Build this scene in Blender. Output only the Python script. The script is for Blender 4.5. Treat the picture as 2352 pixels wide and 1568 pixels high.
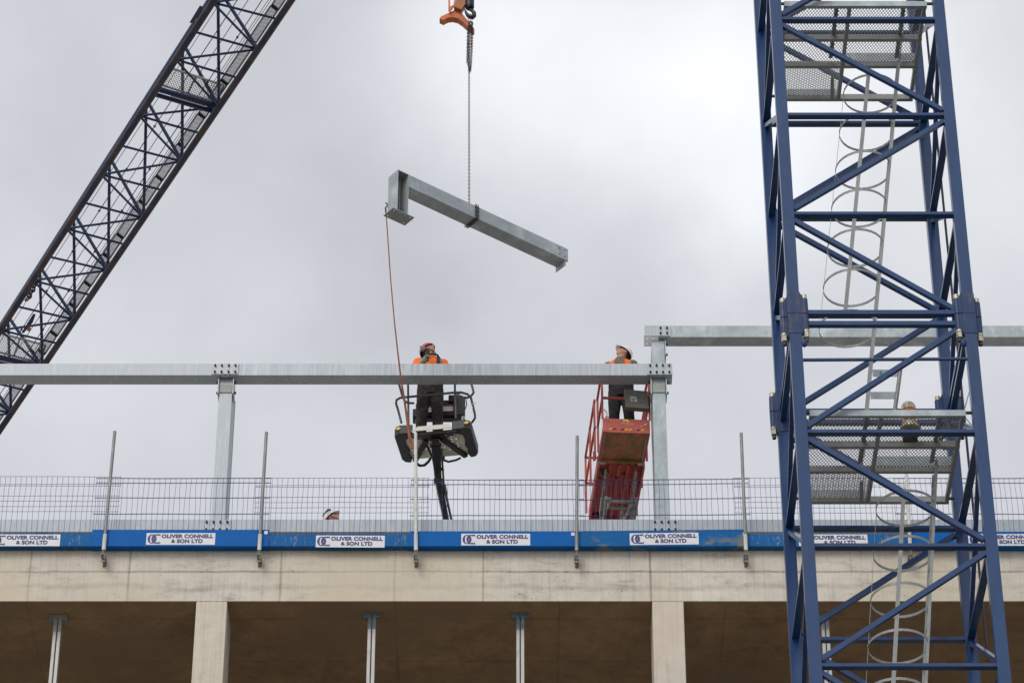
import bpy, bmesh, math, random
from mathutils import Vector, Matrix, Euler
from mathutils.bvhtree import BVHTree
random.seed(7)
R = math.radians
scene = bpy.context.scene
for o in list(bpy.data.objects):
    bpy.data.objects.remove(o)

# ---------------------------------------------------------------- camera
FPX, PITCH, EYE = 7700.0, R(35.5), 1.6
cam_data = bpy.data.cameras.new('camera')
cam = bpy.data.objects.new('camera', cam_data)
scene.collection.objects.link(cam)
cam.location = (0, 0, EYE)
cam.rotation_euler = (R(90) + PITCH, 0, 0)
cam_data.sensor_width = 36.0
cam_data.lens = 36.0 * FPX / 2352.0
cam_data.clip_start = 0.5
cam_data.clip_end = 3000
scene.camera = cam

# ---------------------------------------------------------------- world: overcast sky
SUN_EL, SUN_AZ = 42.0, 205.0     # azimuth measured from +Y clockwise: behind the camera, slightly left
world = bpy.data.worlds.new('World')
scene.world = world
world.use_nodes = True
nt = world.node_tree
nt.nodes.clear()
def N(tree, typ, **kw):
    n = tree.nodes.new(typ)
    for k, v in kw.items():
        setattr(n, k, v)
    return n
def L(tree, a, b):
    tree.links.new(a, b)
out = N(nt, 'ShaderNodeOutputWorld')
bg = N(nt, 'ShaderNodeBackground'); bg.inputs['Strength'].default_value = 0.1
L(nt, bg.outputs[0], out.inputs[0])
sky = N(nt, 'ShaderNodeTexSky', sky_type='NISHITA')
sky.sun_disc = False
sky.sun_elevation = R(SUN_EL); sky.sun_rotation = R(SUN_AZ)
tc = N(nt, 'ShaderNodeTexCoord')
def wdir(x, y):
    b = (784 - y) / FPX; a = (x - 1176) / FPX
    return Vector((a, math.cos(PITCH) - b * math.sin(PITCH), math.sin(PITCH) + b * math.cos(PITCH))).normalized()
def vmath(op, a, b=None):
    n = N(nt, 'ShaderNodeVectorMath', operation=op)
    L(nt, a, n.inputs[0])
    if b is not None:
        if isinstance(b, (tuple, Vector)): n.inputs[1].default_value = b
        else: L(nt, b, n.inputs[1])
    return n
def fmath(op, a, b=None, c=None):
    n = N(nt, 'ShaderNodeMath', operation=op)
    for i, v in enumerate((a, b, c)):
        if v is None: continue
        if isinstance(v, (int, float)): n.inputs[i].default_value = v
        else: L(nt, v, n.inputs[i])
    return n.outputs[0]
# gently warped direction, so that cloud edges are ragged
nz0 = N(nt, 'ShaderNodeTexNoise'); nz0.inputs['Scale'].default_value = 16.0; nz0.inputs['Detail'].default_value = 5
L(nt, tc.outputs['Generated'], nz0.inputs['Vector'])
sub = vmath('SUBTRACT', nz0.outputs['Color'], (0.5, 0.5, 0.5))
scl = N(nt, 'ShaderNodeVectorMath', operation='SCALE'); L(nt, sub.outputs[0], scl.inputs[0]); scl.inputs['Scale'].default_value = 0.05
wd = vmath('ADD', tc.outputs['Generated'], scl.outputs[0])
def lobe(x, y, rad_px, amp):
    d = wdir(x, y)
    dist = vmath('DISTANCE', wd.outputs[0], d).outputs['Value']
    r = rad_px / FPX
    q = fmath('DIVIDE', dist, r)
    q2 = fmath('MULTIPLY', q, q)
    e = fmath('POWER', 2.71828, fmath('MULTIPLY', q2, -1.0))
    return fmath('MULTIPLY', e, amp)
val = None
nf = N(nt, 'ShaderNodeTexNoise'); nf.inputs['Scale'].default_value = 20.0; nf.inputs['Detail'].default_value = 5; nf.inputs['Roughness'].default_value = 0.5
L(nt, tc.outputs['Generated'], nf.inputs['Vector'])
nz = N(nt, 'ShaderNodeTexNoise'); nz.inputs['Scale'].default_value = 7.0; nz.inputs['Detail'].default_value = 4; nz.inputs['Roughness'].default_value = 0.45
L(nt, wd.outputs[0], nz.inputs['Vector'])
val = fmath('MULTIPLY_ADD', nz.outputs['Fac'], 0.26, 0.525)
for lb in ((1120, 130, 290, 0.18), (1620, 100, 350, 0.31), (1760, 470, 200, 0.20), (1330, 350, 230, 0.10), (2000, 120, 300, 0.08), (2350, 350, 420, 0.12), (1250, -60, 260, 0.04),
           (1450, 570, 200, -0.05), (950, 680, 260, -0.05), (700, 80, 380, -0.03), (1050, 480, 200, -0.03),
           (60, 620, 260, 0.05), (1250, 1050, 600, 0.035), (2100, 900, 400, 0.07), (180, 1000, 350, 0.05), (820, 260, 100, -0.03), (1480, 480, 80, -0.03)):
    val = fmath('ADD', val, lobe(*lb))
val = fmath('ADD', val, fmath('MULTIPLY_ADD', nf.outputs['Fac'], 0.20, -0.10))
# the cloud sheet is brighter towards the hidden sun, darker low down on the far side
gl = vmath('DOT_PRODUCT', tc.outputs['Generated'], Vector((math.sin(R(SUN_AZ)) * math.cos(R(SUN_EL)), math.cos(R(SUN_AZ)) * math.cos(R(SUN_EL)), math.sin(R(SUN_EL)))))
g1 = fmath('MAXIMUM', gl.outputs['Value'], 0.0)
val = fmath('ADD', val, fmath('MULTIPLY', fmath('POWER', g1, 3.0), 0.50))
ramp = N(nt, 'ShaderNodeCombineColor')
L(nt, fmath('MULTIPLY', val, 9.85), ramp.inputs[0])
L(nt, fmath('MULTIPLY', val, 10.1), ramp.inputs[1])
L(nt, fmath('MULTIPLY_ADD', val, 9.7, 0.72), ramp.inputs[2])
mx = N(nt, 'ShaderNodeMix', data_type='RGBA'); mx.inputs['Factor'].default_value = 0.96
L(nt, sky.outputs[0], mx.inputs['A']); L(nt, ramp.outputs[0], mx.inputs['B'])
L(nt, mx.outputs['Result'], bg.inputs['Color'])

sun_data = bpy.data.lights.new('sun', 'SUN')
sun_data.energy = 1.25; sun_data.angle = R(25); sun_data.color = (1.0, 0.965, 0.91)
sun = bpy.data.objects.new('sun', sun_data)
scene.collection.objects.link(sun)
sd = Vector((math.sin(R(SUN_AZ)) * math.cos(R(SUN_EL)), math.cos(R(SUN_AZ)) * math.cos(R(SUN_EL)), math.sin(R(SUN_EL))))
sun.rotation_euler = sd.to_track_quat('Z', 'Y').to_euler()
sun.location = (0, -20, 60)

vs = scene.view_settings
vs.view_transform = 'Standard'; vs.look = 'None'; vs.exposure = 0.0; vs.gamma = 1.0; vs.use_curve_mapping = False
scene.cycles.max_bounces = 6

# ---------------------------------------------------------------- photo-to-place survey helpers
def ray(x, y):
    a = (x - 1176) / FPX; b = (784 - y) / FPX
    return Vector((a, math.cos(PITCH) - b * math.sin(PITCH), math.sin(PITCH) + b * math.cos(PITCH)))
EYEV = Vector((0, 0, EYE))
def py(x, y, Y): r = ray(x, y); return EYEV + r * (Y / r.y)
def pz(x, y, Z): r = ray(x, y); return EYEV + r * ((Z - EYE) / r.z)
def pd(x, y, D): return EYEV + ray(x, y) * D

# ---------------------------------------------------------------- materials
MATS = {}
def material(name, col, rough=0.6, metal=0.0, var=0.12, scale=3.0, stretch=(1, 1, 1), dirt=None, dirt_amt=0.0, dirt_scale=2.0,
             dirt_stretch=(1, 1, 1), bump=0.0, bump_scale=40.0, edge=(0.5, 0.62), coat=0.0, spec=0.5, detail=6):
    m = bpy.data.materials.new(name); m.use_nodes = True
    t = m.node_tree; t.nodes.clear()
    o = N(t, 'ShaderNodeOutputMaterial'); b = N(t, 'ShaderNodeBsdfPrincipled'); L(t, b.outputs[0], o.inputs[0])
    c = N(t, 'ShaderNodeTexCoord')
    mp = N(t, 'ShaderNodeMapping'); L(t, c.outputs['Object'], mp.inputs[0]); mp.inputs['Scale'].default_value = stretch
    nz = N(t, 'ShaderNodeTexNoise'); nz.inputs['Scale'].default_value = scale; nz.inputs['Detail'].default_value = detail
    nz.inputs['Roughness'].default_value = 0.65
    L(t, mp.outputs[0], nz.inputs['Vector'])
    mr = N(t, 'ShaderNodeMapRange'); mr.inputs['From Min'].default_value = 0.3; mr.inputs['From Max'].default_value = 0.7
    mr.inputs['To Min'].default_value = 1 - var; mr.inputs['To Max'].default_value = 1 + var
    L(t, nz.outputs['Fac'], mr.inputs['Value'])
    mul = N(t, 'ShaderNodeMix', data_type='RGBA', blend_type='MULTIPLY'); mul.inputs['Factor'].default_value = 1
    mul.inputs['A'].default_value = (*col, 1); L(t, mr.outputs[0], mul.inputs['B'])
    res = mul.outputs['Result']
    if dirt:
        mp2 = N(t, 'ShaderNodeMapping'); L(t, c.outputs['Object'], mp2.inputs[0]); mp2.inputs['Scale'].default_value = dirt_stretch
        n2 = N(t, 'ShaderNodeTexNoise'); n2.inputs['Scale'].default_value = dirt_scale; n2.inputs['Detail'].default_value = 8
        n2.inputs['Roughness'].default_value = 0.7
        L(t, mp2.outputs[0], n2.inputs['Vector'])
        r2 = N(t, 'ShaderNodeMapRange'); r2.interpolation_type = 'SMOOTHSTEP'
        r2.inputs['From Min'].default_value = edge[0]; r2.inputs['From Max'].default_value = edge[1]
        r2.inputs['To Max'].default_value = dirt_amt
        L(t, n2.outputs['Fac'], r2.inputs['Value'])
        m2 = N(t, 'ShaderNodeMix', data_type='RGBA'); L(t, r2.outputs[0], m2.inputs['Factor'])
        L(t, res, m2.inputs['A']); m2.inputs['B'].default_value = (*dirt, 1)
        res = m2.outputs['Result']
    L(t, res, b.inputs['Base Color'])
    b.inputs['Roughness'].default_value = rough; b.inputs['Metallic'].default_value = metal
    b.inputs['Specular IOR Level'].default_value = spec
    if coat: b.inputs['Coat Weight'].default_value = coat
    if bump:
        nb = N(t, 'ShaderNodeTexNoise'); nb.inputs['Scale'].default_value = bump_scale; nb.inputs['Detail'].default_value = 4
        L(t, mp.outputs[0], nb.inputs['Vector'])
        bp = N(t, 'ShaderNodeBump'); bp.inputs['Strength'].default_value = bump; bp.inputs['Distance'].default_value = 0.01
        L(t, nb.outputs['Fac'], bp.inputs['Height']); L(t, bp.outputs[0], b.inputs['Normal'])
    MATS[name] = m
    return m

M = {}
M['galv'] = material('galvanised_steel', (0.40, 0.44, 0.47), 0.45, 0.2, 0.13, 14, (6, 1, 0.35), (0.53, 0.57, 0.60), 0.6, 5, (3, 1, 0.3), edge=(0.48, 0.68))
M['galv_mottled'] = material('mottled_galvanised_steel', (0.35, 0.40, 0.425), 0.45, 0.2, 0.18, 5, (1, 1, 1), (0.60, 0.65, 0.68), 0.7, 2.2, (1, 1, 0.5), edge=(0.48, 0.66))
M['galv_streaked'] = material('streaked_galvanised_steel', (0.395, 0.435, 0.465), 0.45, 0.2, 0.30, 22, (1, 1, 0.05), (0.52, 0.56, 0.59), 0.6, 1.6, (1, 1, 0.4), edge=(0.42, 0.68))
M['galv_dull'] = material('dull_galvanised_steel', (0.32, 0.335, 0.33), 0.55, 0.15, 0.12, 20, (1, 1, 1), (0.24, 0.24, 0.21), 0.5, 4)
M['tube'] = material('scaffold_tube_steel', (0.23, 0.235, 0.24), 0.5, 0.3, 0.2, 16, (1, 1, 0.3), (0.42, 0.41, 0.38), 0.5, 5, (1, 1, .4))
M['tube_splashed'] = material('mortar_splashed_tube', (0.66, 0.65, 0.62), 0.7, 0.0, 0.2, 14, (1, 1, 0.4), (0.36, 0.10, 0.09), 0.35, 3.3, (1, 1, 1), edge=(0.58, 0.66))
M['clamp'] = material('clamp_steel', (0.16, 0.15, 0.14), 0.6, 0.3, 0.3, 30)
M['bolt'] = material('dark_bolt_steel', (0.055, 0.052, 0.06), 0.5, 0.5, 0.2, 30)
M['nut'] = material('zinc_nut_steel', (0.52, 0.48, 0.36), 0.45, 0.3, 0.25, 25, (1, 1, 1), (0.20, 0.13, 0.07), 0.6, 14)
M['blue'] = material('crane_blue_paint', (0.013, 0.048, 0.152), 0.24, 0.0, 0.16, 5, (1, 1, 0.4), (0.045, 0.075, 0.15), 0.5, 5.0, (1, 1, 0.25), edge=(0.52, 0.70), spec=0.5)
M['blue_worn'] = material('worn_crane_blue_paint', (0.03, 0.055, 0.14), 0.4, 0.0, 0.15, 10, (1, 1, 0.4), (0.125, 0.125, 0.135), 0.75, 9, (1, 1, 0.3), edge=(0.50, 0.70), spec=0.25)
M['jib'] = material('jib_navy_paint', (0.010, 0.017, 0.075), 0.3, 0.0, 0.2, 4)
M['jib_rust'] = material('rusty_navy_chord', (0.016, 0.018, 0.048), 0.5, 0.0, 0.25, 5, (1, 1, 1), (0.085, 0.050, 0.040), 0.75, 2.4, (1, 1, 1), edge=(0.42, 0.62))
M['jib_back'] = material('sunlit_jib_paint', (0.035, 0.065, 0.14), 0.45, 0.0, 0.2, 4)  # lit copy of the jib navy, the light put into the colour
M['rope'] = material('hoist_rope_steel', (0.035, 0.028, 0.05), 0.6, 0.2, 0.2, 30)
M['board_blue'] = material('toe_board_blue', (0.001, 0.115, 0.42), 0.5, 0, 0.07, 3, (1, 1, 1), (0.30, 0.27, 0.24), 0.35, 7, (1, 1, 3), edge=(0.62, 0.72), spec=0.12)
M['board_faded'] = material('faded_toe_board_blue', (0.012, 0.12, 0.34), 0.55, 0, 0.12, 3, (1, 1, 1), (0.42, 0.40, 0.38), 0.55, 14, (1, 1, 0.28), edge=(0.56, 0.66), spec=0.12)
M['board_muddy'] = material('muddy_toe_board_blue', (0.008, 0.115, 0.34), 0.55, 0, 0.12, 3, (1, 1, 1), (0.22, 0.22, 0.16), 0.9, 1.3, (1, 1, 2.0), edge=(0.5, 0.62), spec=0.12)
M['wire'] = material('blue_mesh_wire', (0.022, 0.045, 0.20), 0.5, 0.0, 0.25, 3)
M['sign_white'] = material('sign_white', (0.74, 0.75, 0.79), 0.5, 0, 0.05, 6, (1, 1, 1), (0.5, 0.5, 0.5), 0.25, 9, edge=(0.6, 0.72))
M['sign_ink'] = material('sign_purple_ink', (0.035, 0.03, 0.17), 0.5, 0, 0.1, 6)
M['orange_paint'] = material('orange_hook_paint', (0.60, 0.13, 0.018), 0.42, 0, 0.15, 6, (1, 1, 1), (0.28, 0.05, 0.02), 0.6, 5)
M['black_steel'] = material('black_steel', (0.02, 0.021, 0.026), 0.4, 0.4, 0.25, 9)
M['chain'] = material('chain_steel', (0.085, 0.062, 0.06), 0.45, 0.5, 0.35, 40)
M['rope_orange'] = material('orange_tag_rope', (0.40, 0.135, 0.07), 0.85, 0, 0.3, 12)
M['moulded'] = material('moulded_black_plastic', (0.025, 0.028, 0.034), 0.5, 0, 0.25, 9, bump=0.3, bump_scale=50)
M['floor_alu'] = material('basket_floor_aluminium', (0.75, 0.74, 0.62), 0.5, 0.1, 0.15, 4, (1, 1, 1), (0.30, 0.36, 0.20), 0.6, 3)
M['white_plate'] = material('white_painted_plate', (0.66, 0.62, 0.57), 0.55, 0, 0.08, 12)
M['yellow'] = material('warning_yellow', (0.75, 0.55, 0.02), 0.5, 0, 0.1, 20)
M['red_label'] = material('red_label', (0.6, 0.03, 0.05), 0.5, 0, 0.1, 20)
M['grey_rail'] = material('grey_guard_rail', (0.10, 0.10, 0.11), 0.45, 0.3, 0.2, 12)
M['boom'] = material('black_boom_paint', (0.016, 0.016, 0.017), 0.4, 0.1, 0.4, 5, (1, 1, 1), (0.09, 0.07, 0.055), 0.5, 7)
M['boom_grey'] = material('boom_cylinder_grey', (0.16, 0.18, 0.18), 0.4, 0.4, 0.2, 7)
M['red'] = material('worn_red_paint', (0.50, 0.10, 0.075), 0.65, 0, 0.16, 6, (1, 1, 1), (0.19, 0.075, 0.055), 0.75, 4.5, (1, 1, 1), edge=(0.50, 0.66))
M['red_flaked'] = material('flaked_red_paint', (0.50, 0.08, 0.055), 0.65, 0, 0.2, 6, (1, 1, 1), (0.02, 0.014, 0.014), 1.0, 2.6, (1, 1, 1), edge=(0.575, 0.59))
M['deck_rust'] = material('rusty_deck_underside', (0.42, 0.16, 0.075), 0.7, 0, 0.3, 9, (8, 1, 1), (0.17, 0.12, 0.045), 0.85, 2.6, (1.5, 1, 1), edge=(0.42, 0.62))
M['arm'] = material('olive_scissor_arm', (0.30, 0.31, 0.26), 0.5, 0.1, 0.2, 8, (1, 1, 1), (0.07, 0.06, 0.05), 0.6, 6)
M['grey_box'] = material('grey_control_box', (0.20, 0.19, 0.17), 0.55, 0.1, 0.12, 9)
M['skin'] = material('skin', (0.50, 0.245, 0.18), 0.55, 0, 0.10, 20, (1, 1, 1), (0.40, 0.14, 0.10), 0.4, 9)
M['skin_stubble'] = material('stubble_skin', (0.46, 0.23, 0.165), 0.6, 0, 0.12, 24, (1, 1, 1), (0.28, 0.15, 0.10), 0.5, 12)
M['hivis'] = material('hivis_orange', (0.95, 0.17, 0.01), 0.8, 0, 0.12, 8, bump=0.3, bump_scale=12)
M['reflective'] = material('reflective_tape', (0.22, 0.25, 0.25), 0.5, 0, 0.2, 12)
M['strap'] = material('dark_harness_strap', (0.035, 0.032, 0.05), 0.8, 0, 0.2, 12)
M['hoodie'] = material('brown_hoodie', (0.17, 0.12, 0.08), 0.9, 0, 0.25, 9, bump=0.4, bump_scale=14)
M['trousers'] = material('black_work_trousers', (0.020, 0.018, 0.022), 0.9, 0, 0.35, 7, (1, 1, 1), (0.06, 0.05, 0.045), 0.5, 4, bump=0.5, bump_scale=10)
M['trousers_dirty'] = material('dusty_work_trousers', (0.022, 0.019, 0.019), 0.9, 0, 0.35, 7, (1, 1, 1), (0.13, 0.10, 0.085), 0.55, 4, bump=0.5, bump_scale=10)
M['boot'] = material('dark_boot', (0.03, 0.025, 0.02), 0.6, 0, 0.2, 12)
M['glove'] = material('khaki_glove', (0.32, 0.28, 0.19), 0.85, 0, 0.25, 30, (1, 1, 1), (0.12, 0.10, 0.08), 0.5, 20)
M['helmet_red'] = material('red_helmet', (0.55, 0.02, 0.05), 0.3, 0, 0.08, 8)
M['helmet_white'] = material('white_helmet', (0.78, 0.72, 0.66), 0.32, 0, 0.06, 8)
M['helmet_dark'] = material('helmet_lining', (0.04, 0.032, 0.032), 0.8, 0, 0.3, 12)
M['muff'] = material('ear_defender_grey', (0.13, 0.14, 0.14), 0.5, 0, 0.2, 8)
M['green'] = material('dark_green_plastic', (0.02, 0.075, 0.055), 0.5, 0, 0.2, 10)
M['hair'] = material('dark_hair', (0.03, 0.02, 0.015), 0.8, 0, 0.4, 60)
M['eye'] = material('eye_white', (0.6, 0.58, 0.55), 0.3, 0, 0.02, 5)
M['glasses'] = material('pale_lens', (0.75, 0.75, 0.76), 0.15, 0, 0.03, 5)
M['cable_blue'] = material('pale_blue_cable', (0.30, 0.48, 0.62), 0.6, 0, 0.1, 20)
M['roof_deck'] = material('roof_deck_concrete', (0.36, 0.35, 0.32), 0.9, 0, 0.15, 1.5)
M['prop'] = material('aluminium_prop', (0.50, 0.49, 0.47), 0.5, 0.2, 0.12, 18, (1, 1, 0.25), (0.36, 0.32, 0.27), 0.5, 5, (1, 1, 0.3))
M['prop_blue'] = material('blue_prop_head', (0.20, 0.26, 0.28), 0.6, 0.1, 0.25, 12, (1, 1, 1), (0.15, 0.12, 0.09), 0.5, 9)
M['grating'] = material('weathered_grating_steel', (0.22, 0.225, 0.22), 0.6, 0.15, 0.2, 12)
M['dark_slot'] = material('dark_slot', (0.05, 0.045, 0.04), 0.8, 0, 0.2, 9)  # shade inside slots and holes, put into a dark colour
M['ground'] = material('site_ground', (0.22, 0.185, 0.145), 0.95, 0, 0.25, 0.05, (1, 1, 1), (0.16, 0.14, 0.115), 0.6, 0.12, bump=0.3, bump_scale=2)
M['green_mark'] = material('green_paint_mark', (0.01, 0.30, 0.22), 0.6, 0, 0.05, 5)

def glassy(name, col):
    m = bpy.data.materials.new(name); m.use_nodes = True
    b = m.node_tree.nodes['Principled BSDF']
    n = N(m.node_tree, 'ShaderNodeTexNoise'); n.inputs['Scale'].default_value = 20
    r = N(m.node_tree, 'ShaderNodeMapRange'); r.inputs['To Min'].default_value = 0.08; r.inputs['To Max'].default_value = 0.3
    L(m.node_tree, n.outputs['Fac'], r.inputs['Value']); L(m.node_tree, r.outputs[0], b.inputs['Roughness'])
    b.inputs['Base Color'].default_value = (*col, 1); b.inputs['Transmission Weight'].default_value = 0.75
    b.inputs['IOR'].default_value = 1.3
    return m
M['lens'] = glassy('beacon_lens', (0.95, 0.88, 0.75))
M['amber'] = glassy('amber_lens', (1.0, 0.42, 0.12))

# concrete, with formwork joints, lift lines and blowholes (object coordinates are world coordinates here)
def concrete(name, base, dark, joints_x=(), joints_z=(), wavy_z=(), slope=0.0, axis='XZ', pits=0.5, streak=0.0, var=0.10, tint=None, jamt=1.0, blot=0.0):
    m = bpy.data.materials.new(name); m.use_nodes = True
    t = m.node_tree; t.nodes.clear()
    o = N(t, 'ShaderNodeOutputMaterial'); b = N(t, 'ShaderNodeBsdfPrincipled'); L(t, b.outputs[0], o.inputs[0])
    b.inputs['Roughness'].default_value = 0.9; b.inputs['Specular IOR Level'].default_value = 0.2
    c = N(t, 'ShaderNodeTexCoord'); sp = N(t, 'ShaderNodeSeparateXYZ'); L(t, c.outputs['Object'], sp.inputs[0])
    def f(op, a, b_=None, c_=None):
        n = N(t, 'ShaderNodeMath', operation=op)
        for i, v in enumerate((a, b_, c_)):
            if v is None: continue
            if isinstance(v, (int, float)): n.inputs[i].default_value = v
            else: L(t, v, n.inputs[i])
        return n.outputs[0]
    def noise(scale, detail=6, st=(1, 1, 1), rough=0.6):
        mp = N(t, 'ShaderNodeMapping'); L(t, c.outputs['Object'], mp.inputs[0]); mp.inputs['Scale'].default_value = st
        n = N(t, 'ShaderNodeTexNoise'); n.inputs['Scale'].default_value = scale; n.inputs['Detail'].default_value = detail
        n.inputs['Roughness'].default_value = rough
        L(t, mp.outputs[0], n.inputs['Vector']); return n.outputs['Fac']
    U = sp.outputs['X']; V = sp.outputs['Z'] if axis == 'XZ' else sp.outputs['Y']
    big = noise(0.8, 5); mid = noise(5, 8, rough=0.7)
    shade = f('ADD', f('MULTIPLY', f('SUBTRACT', big, 0.5), var * 6), f('MULTIPLY', f('SUBTRACT', mid, 0.5), var * 5.5))
    dk = f('MULTIPLY', f('SUBTRACT', 0.0, shade), 1.0)
    def line(coord, pos, w, wob, amt, soft):
        d = f('ABSOLUTE', f('SUBTRACT', f('ADD', coord, f('MULTIPLY', f('SUBTRACT', wob[0], 0.5), wob[1])), pos))
        r = N(t, 'ShaderNodeMapRange'); r.interpolation_type = 'SMOOTHSTEP'
        r.inputs['From Min'].default_value = w; r.inputs['From Max'].default_value = w + soft
        r.inputs['To Min'].default_value = amt; r.inputs['To Max'].default_value = 0
        L(t, d, r.inputs['Value']); return r.outputs[0]
    wn = noise(2.5, 6, (1, 1, 1)); fine = noise(12, 4)
    for x in joints_x: dk = f('ADD', dk, line(U, x, 0.005, (wn, 0.02), 0.62 * jamt, 0.022))
    for z in joints_z: dk = f('ADD', dk, f('MULTIPLY', line(V, z, 0.004, (wn, 0.05), 0.8 * jamt, 0.025), f('MULTIPLY_ADD', fine, 1.0, 0.25)))
    for z in wavy_z: dk = f('ADD', dk, f('MULTIPLY', line(V, z, 0.008, (noise(0.9, 3), 0.35), 0.45, 0.07), f('MULTIPLY_ADD', noise(1.7, 4, (1, 1, 4)), 1.6, -0.2)))
    if pits:
        vo = N(t, 'ShaderNodeTexVoronoi'); vo.inputs['Scale'].default_value = 9; L(t, c.outputs['Object'], vo.inputs['Vector'])
        r = N(t, 'ShaderNodeMapRange'); r.inputs['From Min'].default_value = 0.04; r.inputs['From Max'].default_value = 0.16
        r.inputs['To Min'].default_value = pits; r.inputs['To Max'].default_value = 0; L(t, vo.outputs['Distance'], r.inputs['Value'])
        gate = N(t, 'ShaderNodeMapRange'); gate.inputs['From Min'].default_value = 0.46; gate.inputs['From Max'].default_value = 0.60
        L(t, noise(1.1, 4), gate.inputs['Value'])
        dk = f('ADD', dk, f('MULTIPLY', r.outputs[0], gate.outputs[0]))
    if streak:
        st = noise(7, 5, (3, 3, 0.12))
        r = N(t, 'ShaderNodeMapRange'); r.inputs['From Min'].default_value = 0.5; r.inputs['From Max'].default_value = 0.75
        r.inputs['To Max'].default_value = streak; L(t, st, r.inputs['Value'])
        dk = f('ADD', dk, r.outputs[0])
    if blot:
        r = N(t, 'ShaderNodeMapRange'); r.inputs['From Min'].default_value = 0.54; r.inputs['From Max'].default_value = 0.72
        r.inputs['To Max'].default_value = blot; L(t, noise(2.6, 8, (0.8, 1, 2.2), 0.75), r.inputs['Value']); dk = f('ADD', dk, r.outputs[0])
        r = N(t, 'ShaderNodeMapRange'); r.inputs['From Min'].default_value = 0.60; r.inputs['From Max'].default_value = 0.72
        r.inputs['To Max'].default_value = blot; L(t, noise(22, 6, (1, 1, 1.5), 0.7), r.inputs['Value']); dk = f('ADD', dk, r.outputs[0])
    cl = N(t, 'ShaderNodeClamp'); cl.inputs['Min'].default_value = -0.4; cl.inputs['Max'].default_value = 0.95
    L(t, dk, cl.inputs['Value'])
    mixc = N(t, 'ShaderNodeMix', data_type='RGBA'); mixc.clamp_factor = False
    L(t, cl.outputs[0], mixc.inputs['Factor']); mixc.inputs['A'].default_value = (*base, 1); mixc.inputs['B'].default_value = (*dark, 1)
    res = mixc.outputs['Result']
    if tint:
        tm = N(t, 'ShaderNodeMix', data_type='RGBA'); g = N(t, 'ShaderNodeMapRange')
        g.inputs['From Min'].default_value = 0.45; g.inputs['From Max'].default_value = 0.65; g.inputs['To Max'].default_value = 0.9
        L(t, noise(0.45, 2, (1, 1, 0.6)), g.inputs['Value']); L(t, g.outputs[0], tm.inputs['Factor'])
        L(t, res, tm.inputs['A']); tm.inputs['B'].default_value = (*tint, 1); res = tm.outputs['Result']
    L(t, res, b.inputs['Base Color'])
    bp = N(t, 'ShaderNodeBump'); bp.inputs['Strength'].default_value = 0.35; bp.inputs['Distance'].default_value = 0.01
    L(t, f('SUBTRACT', f('MULTIPLY', noise(30, 4), 0.5), dk), bp.inputs['Height']); L(t, bp.outputs[0], b.inputs['Normal'])
    return m

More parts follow.
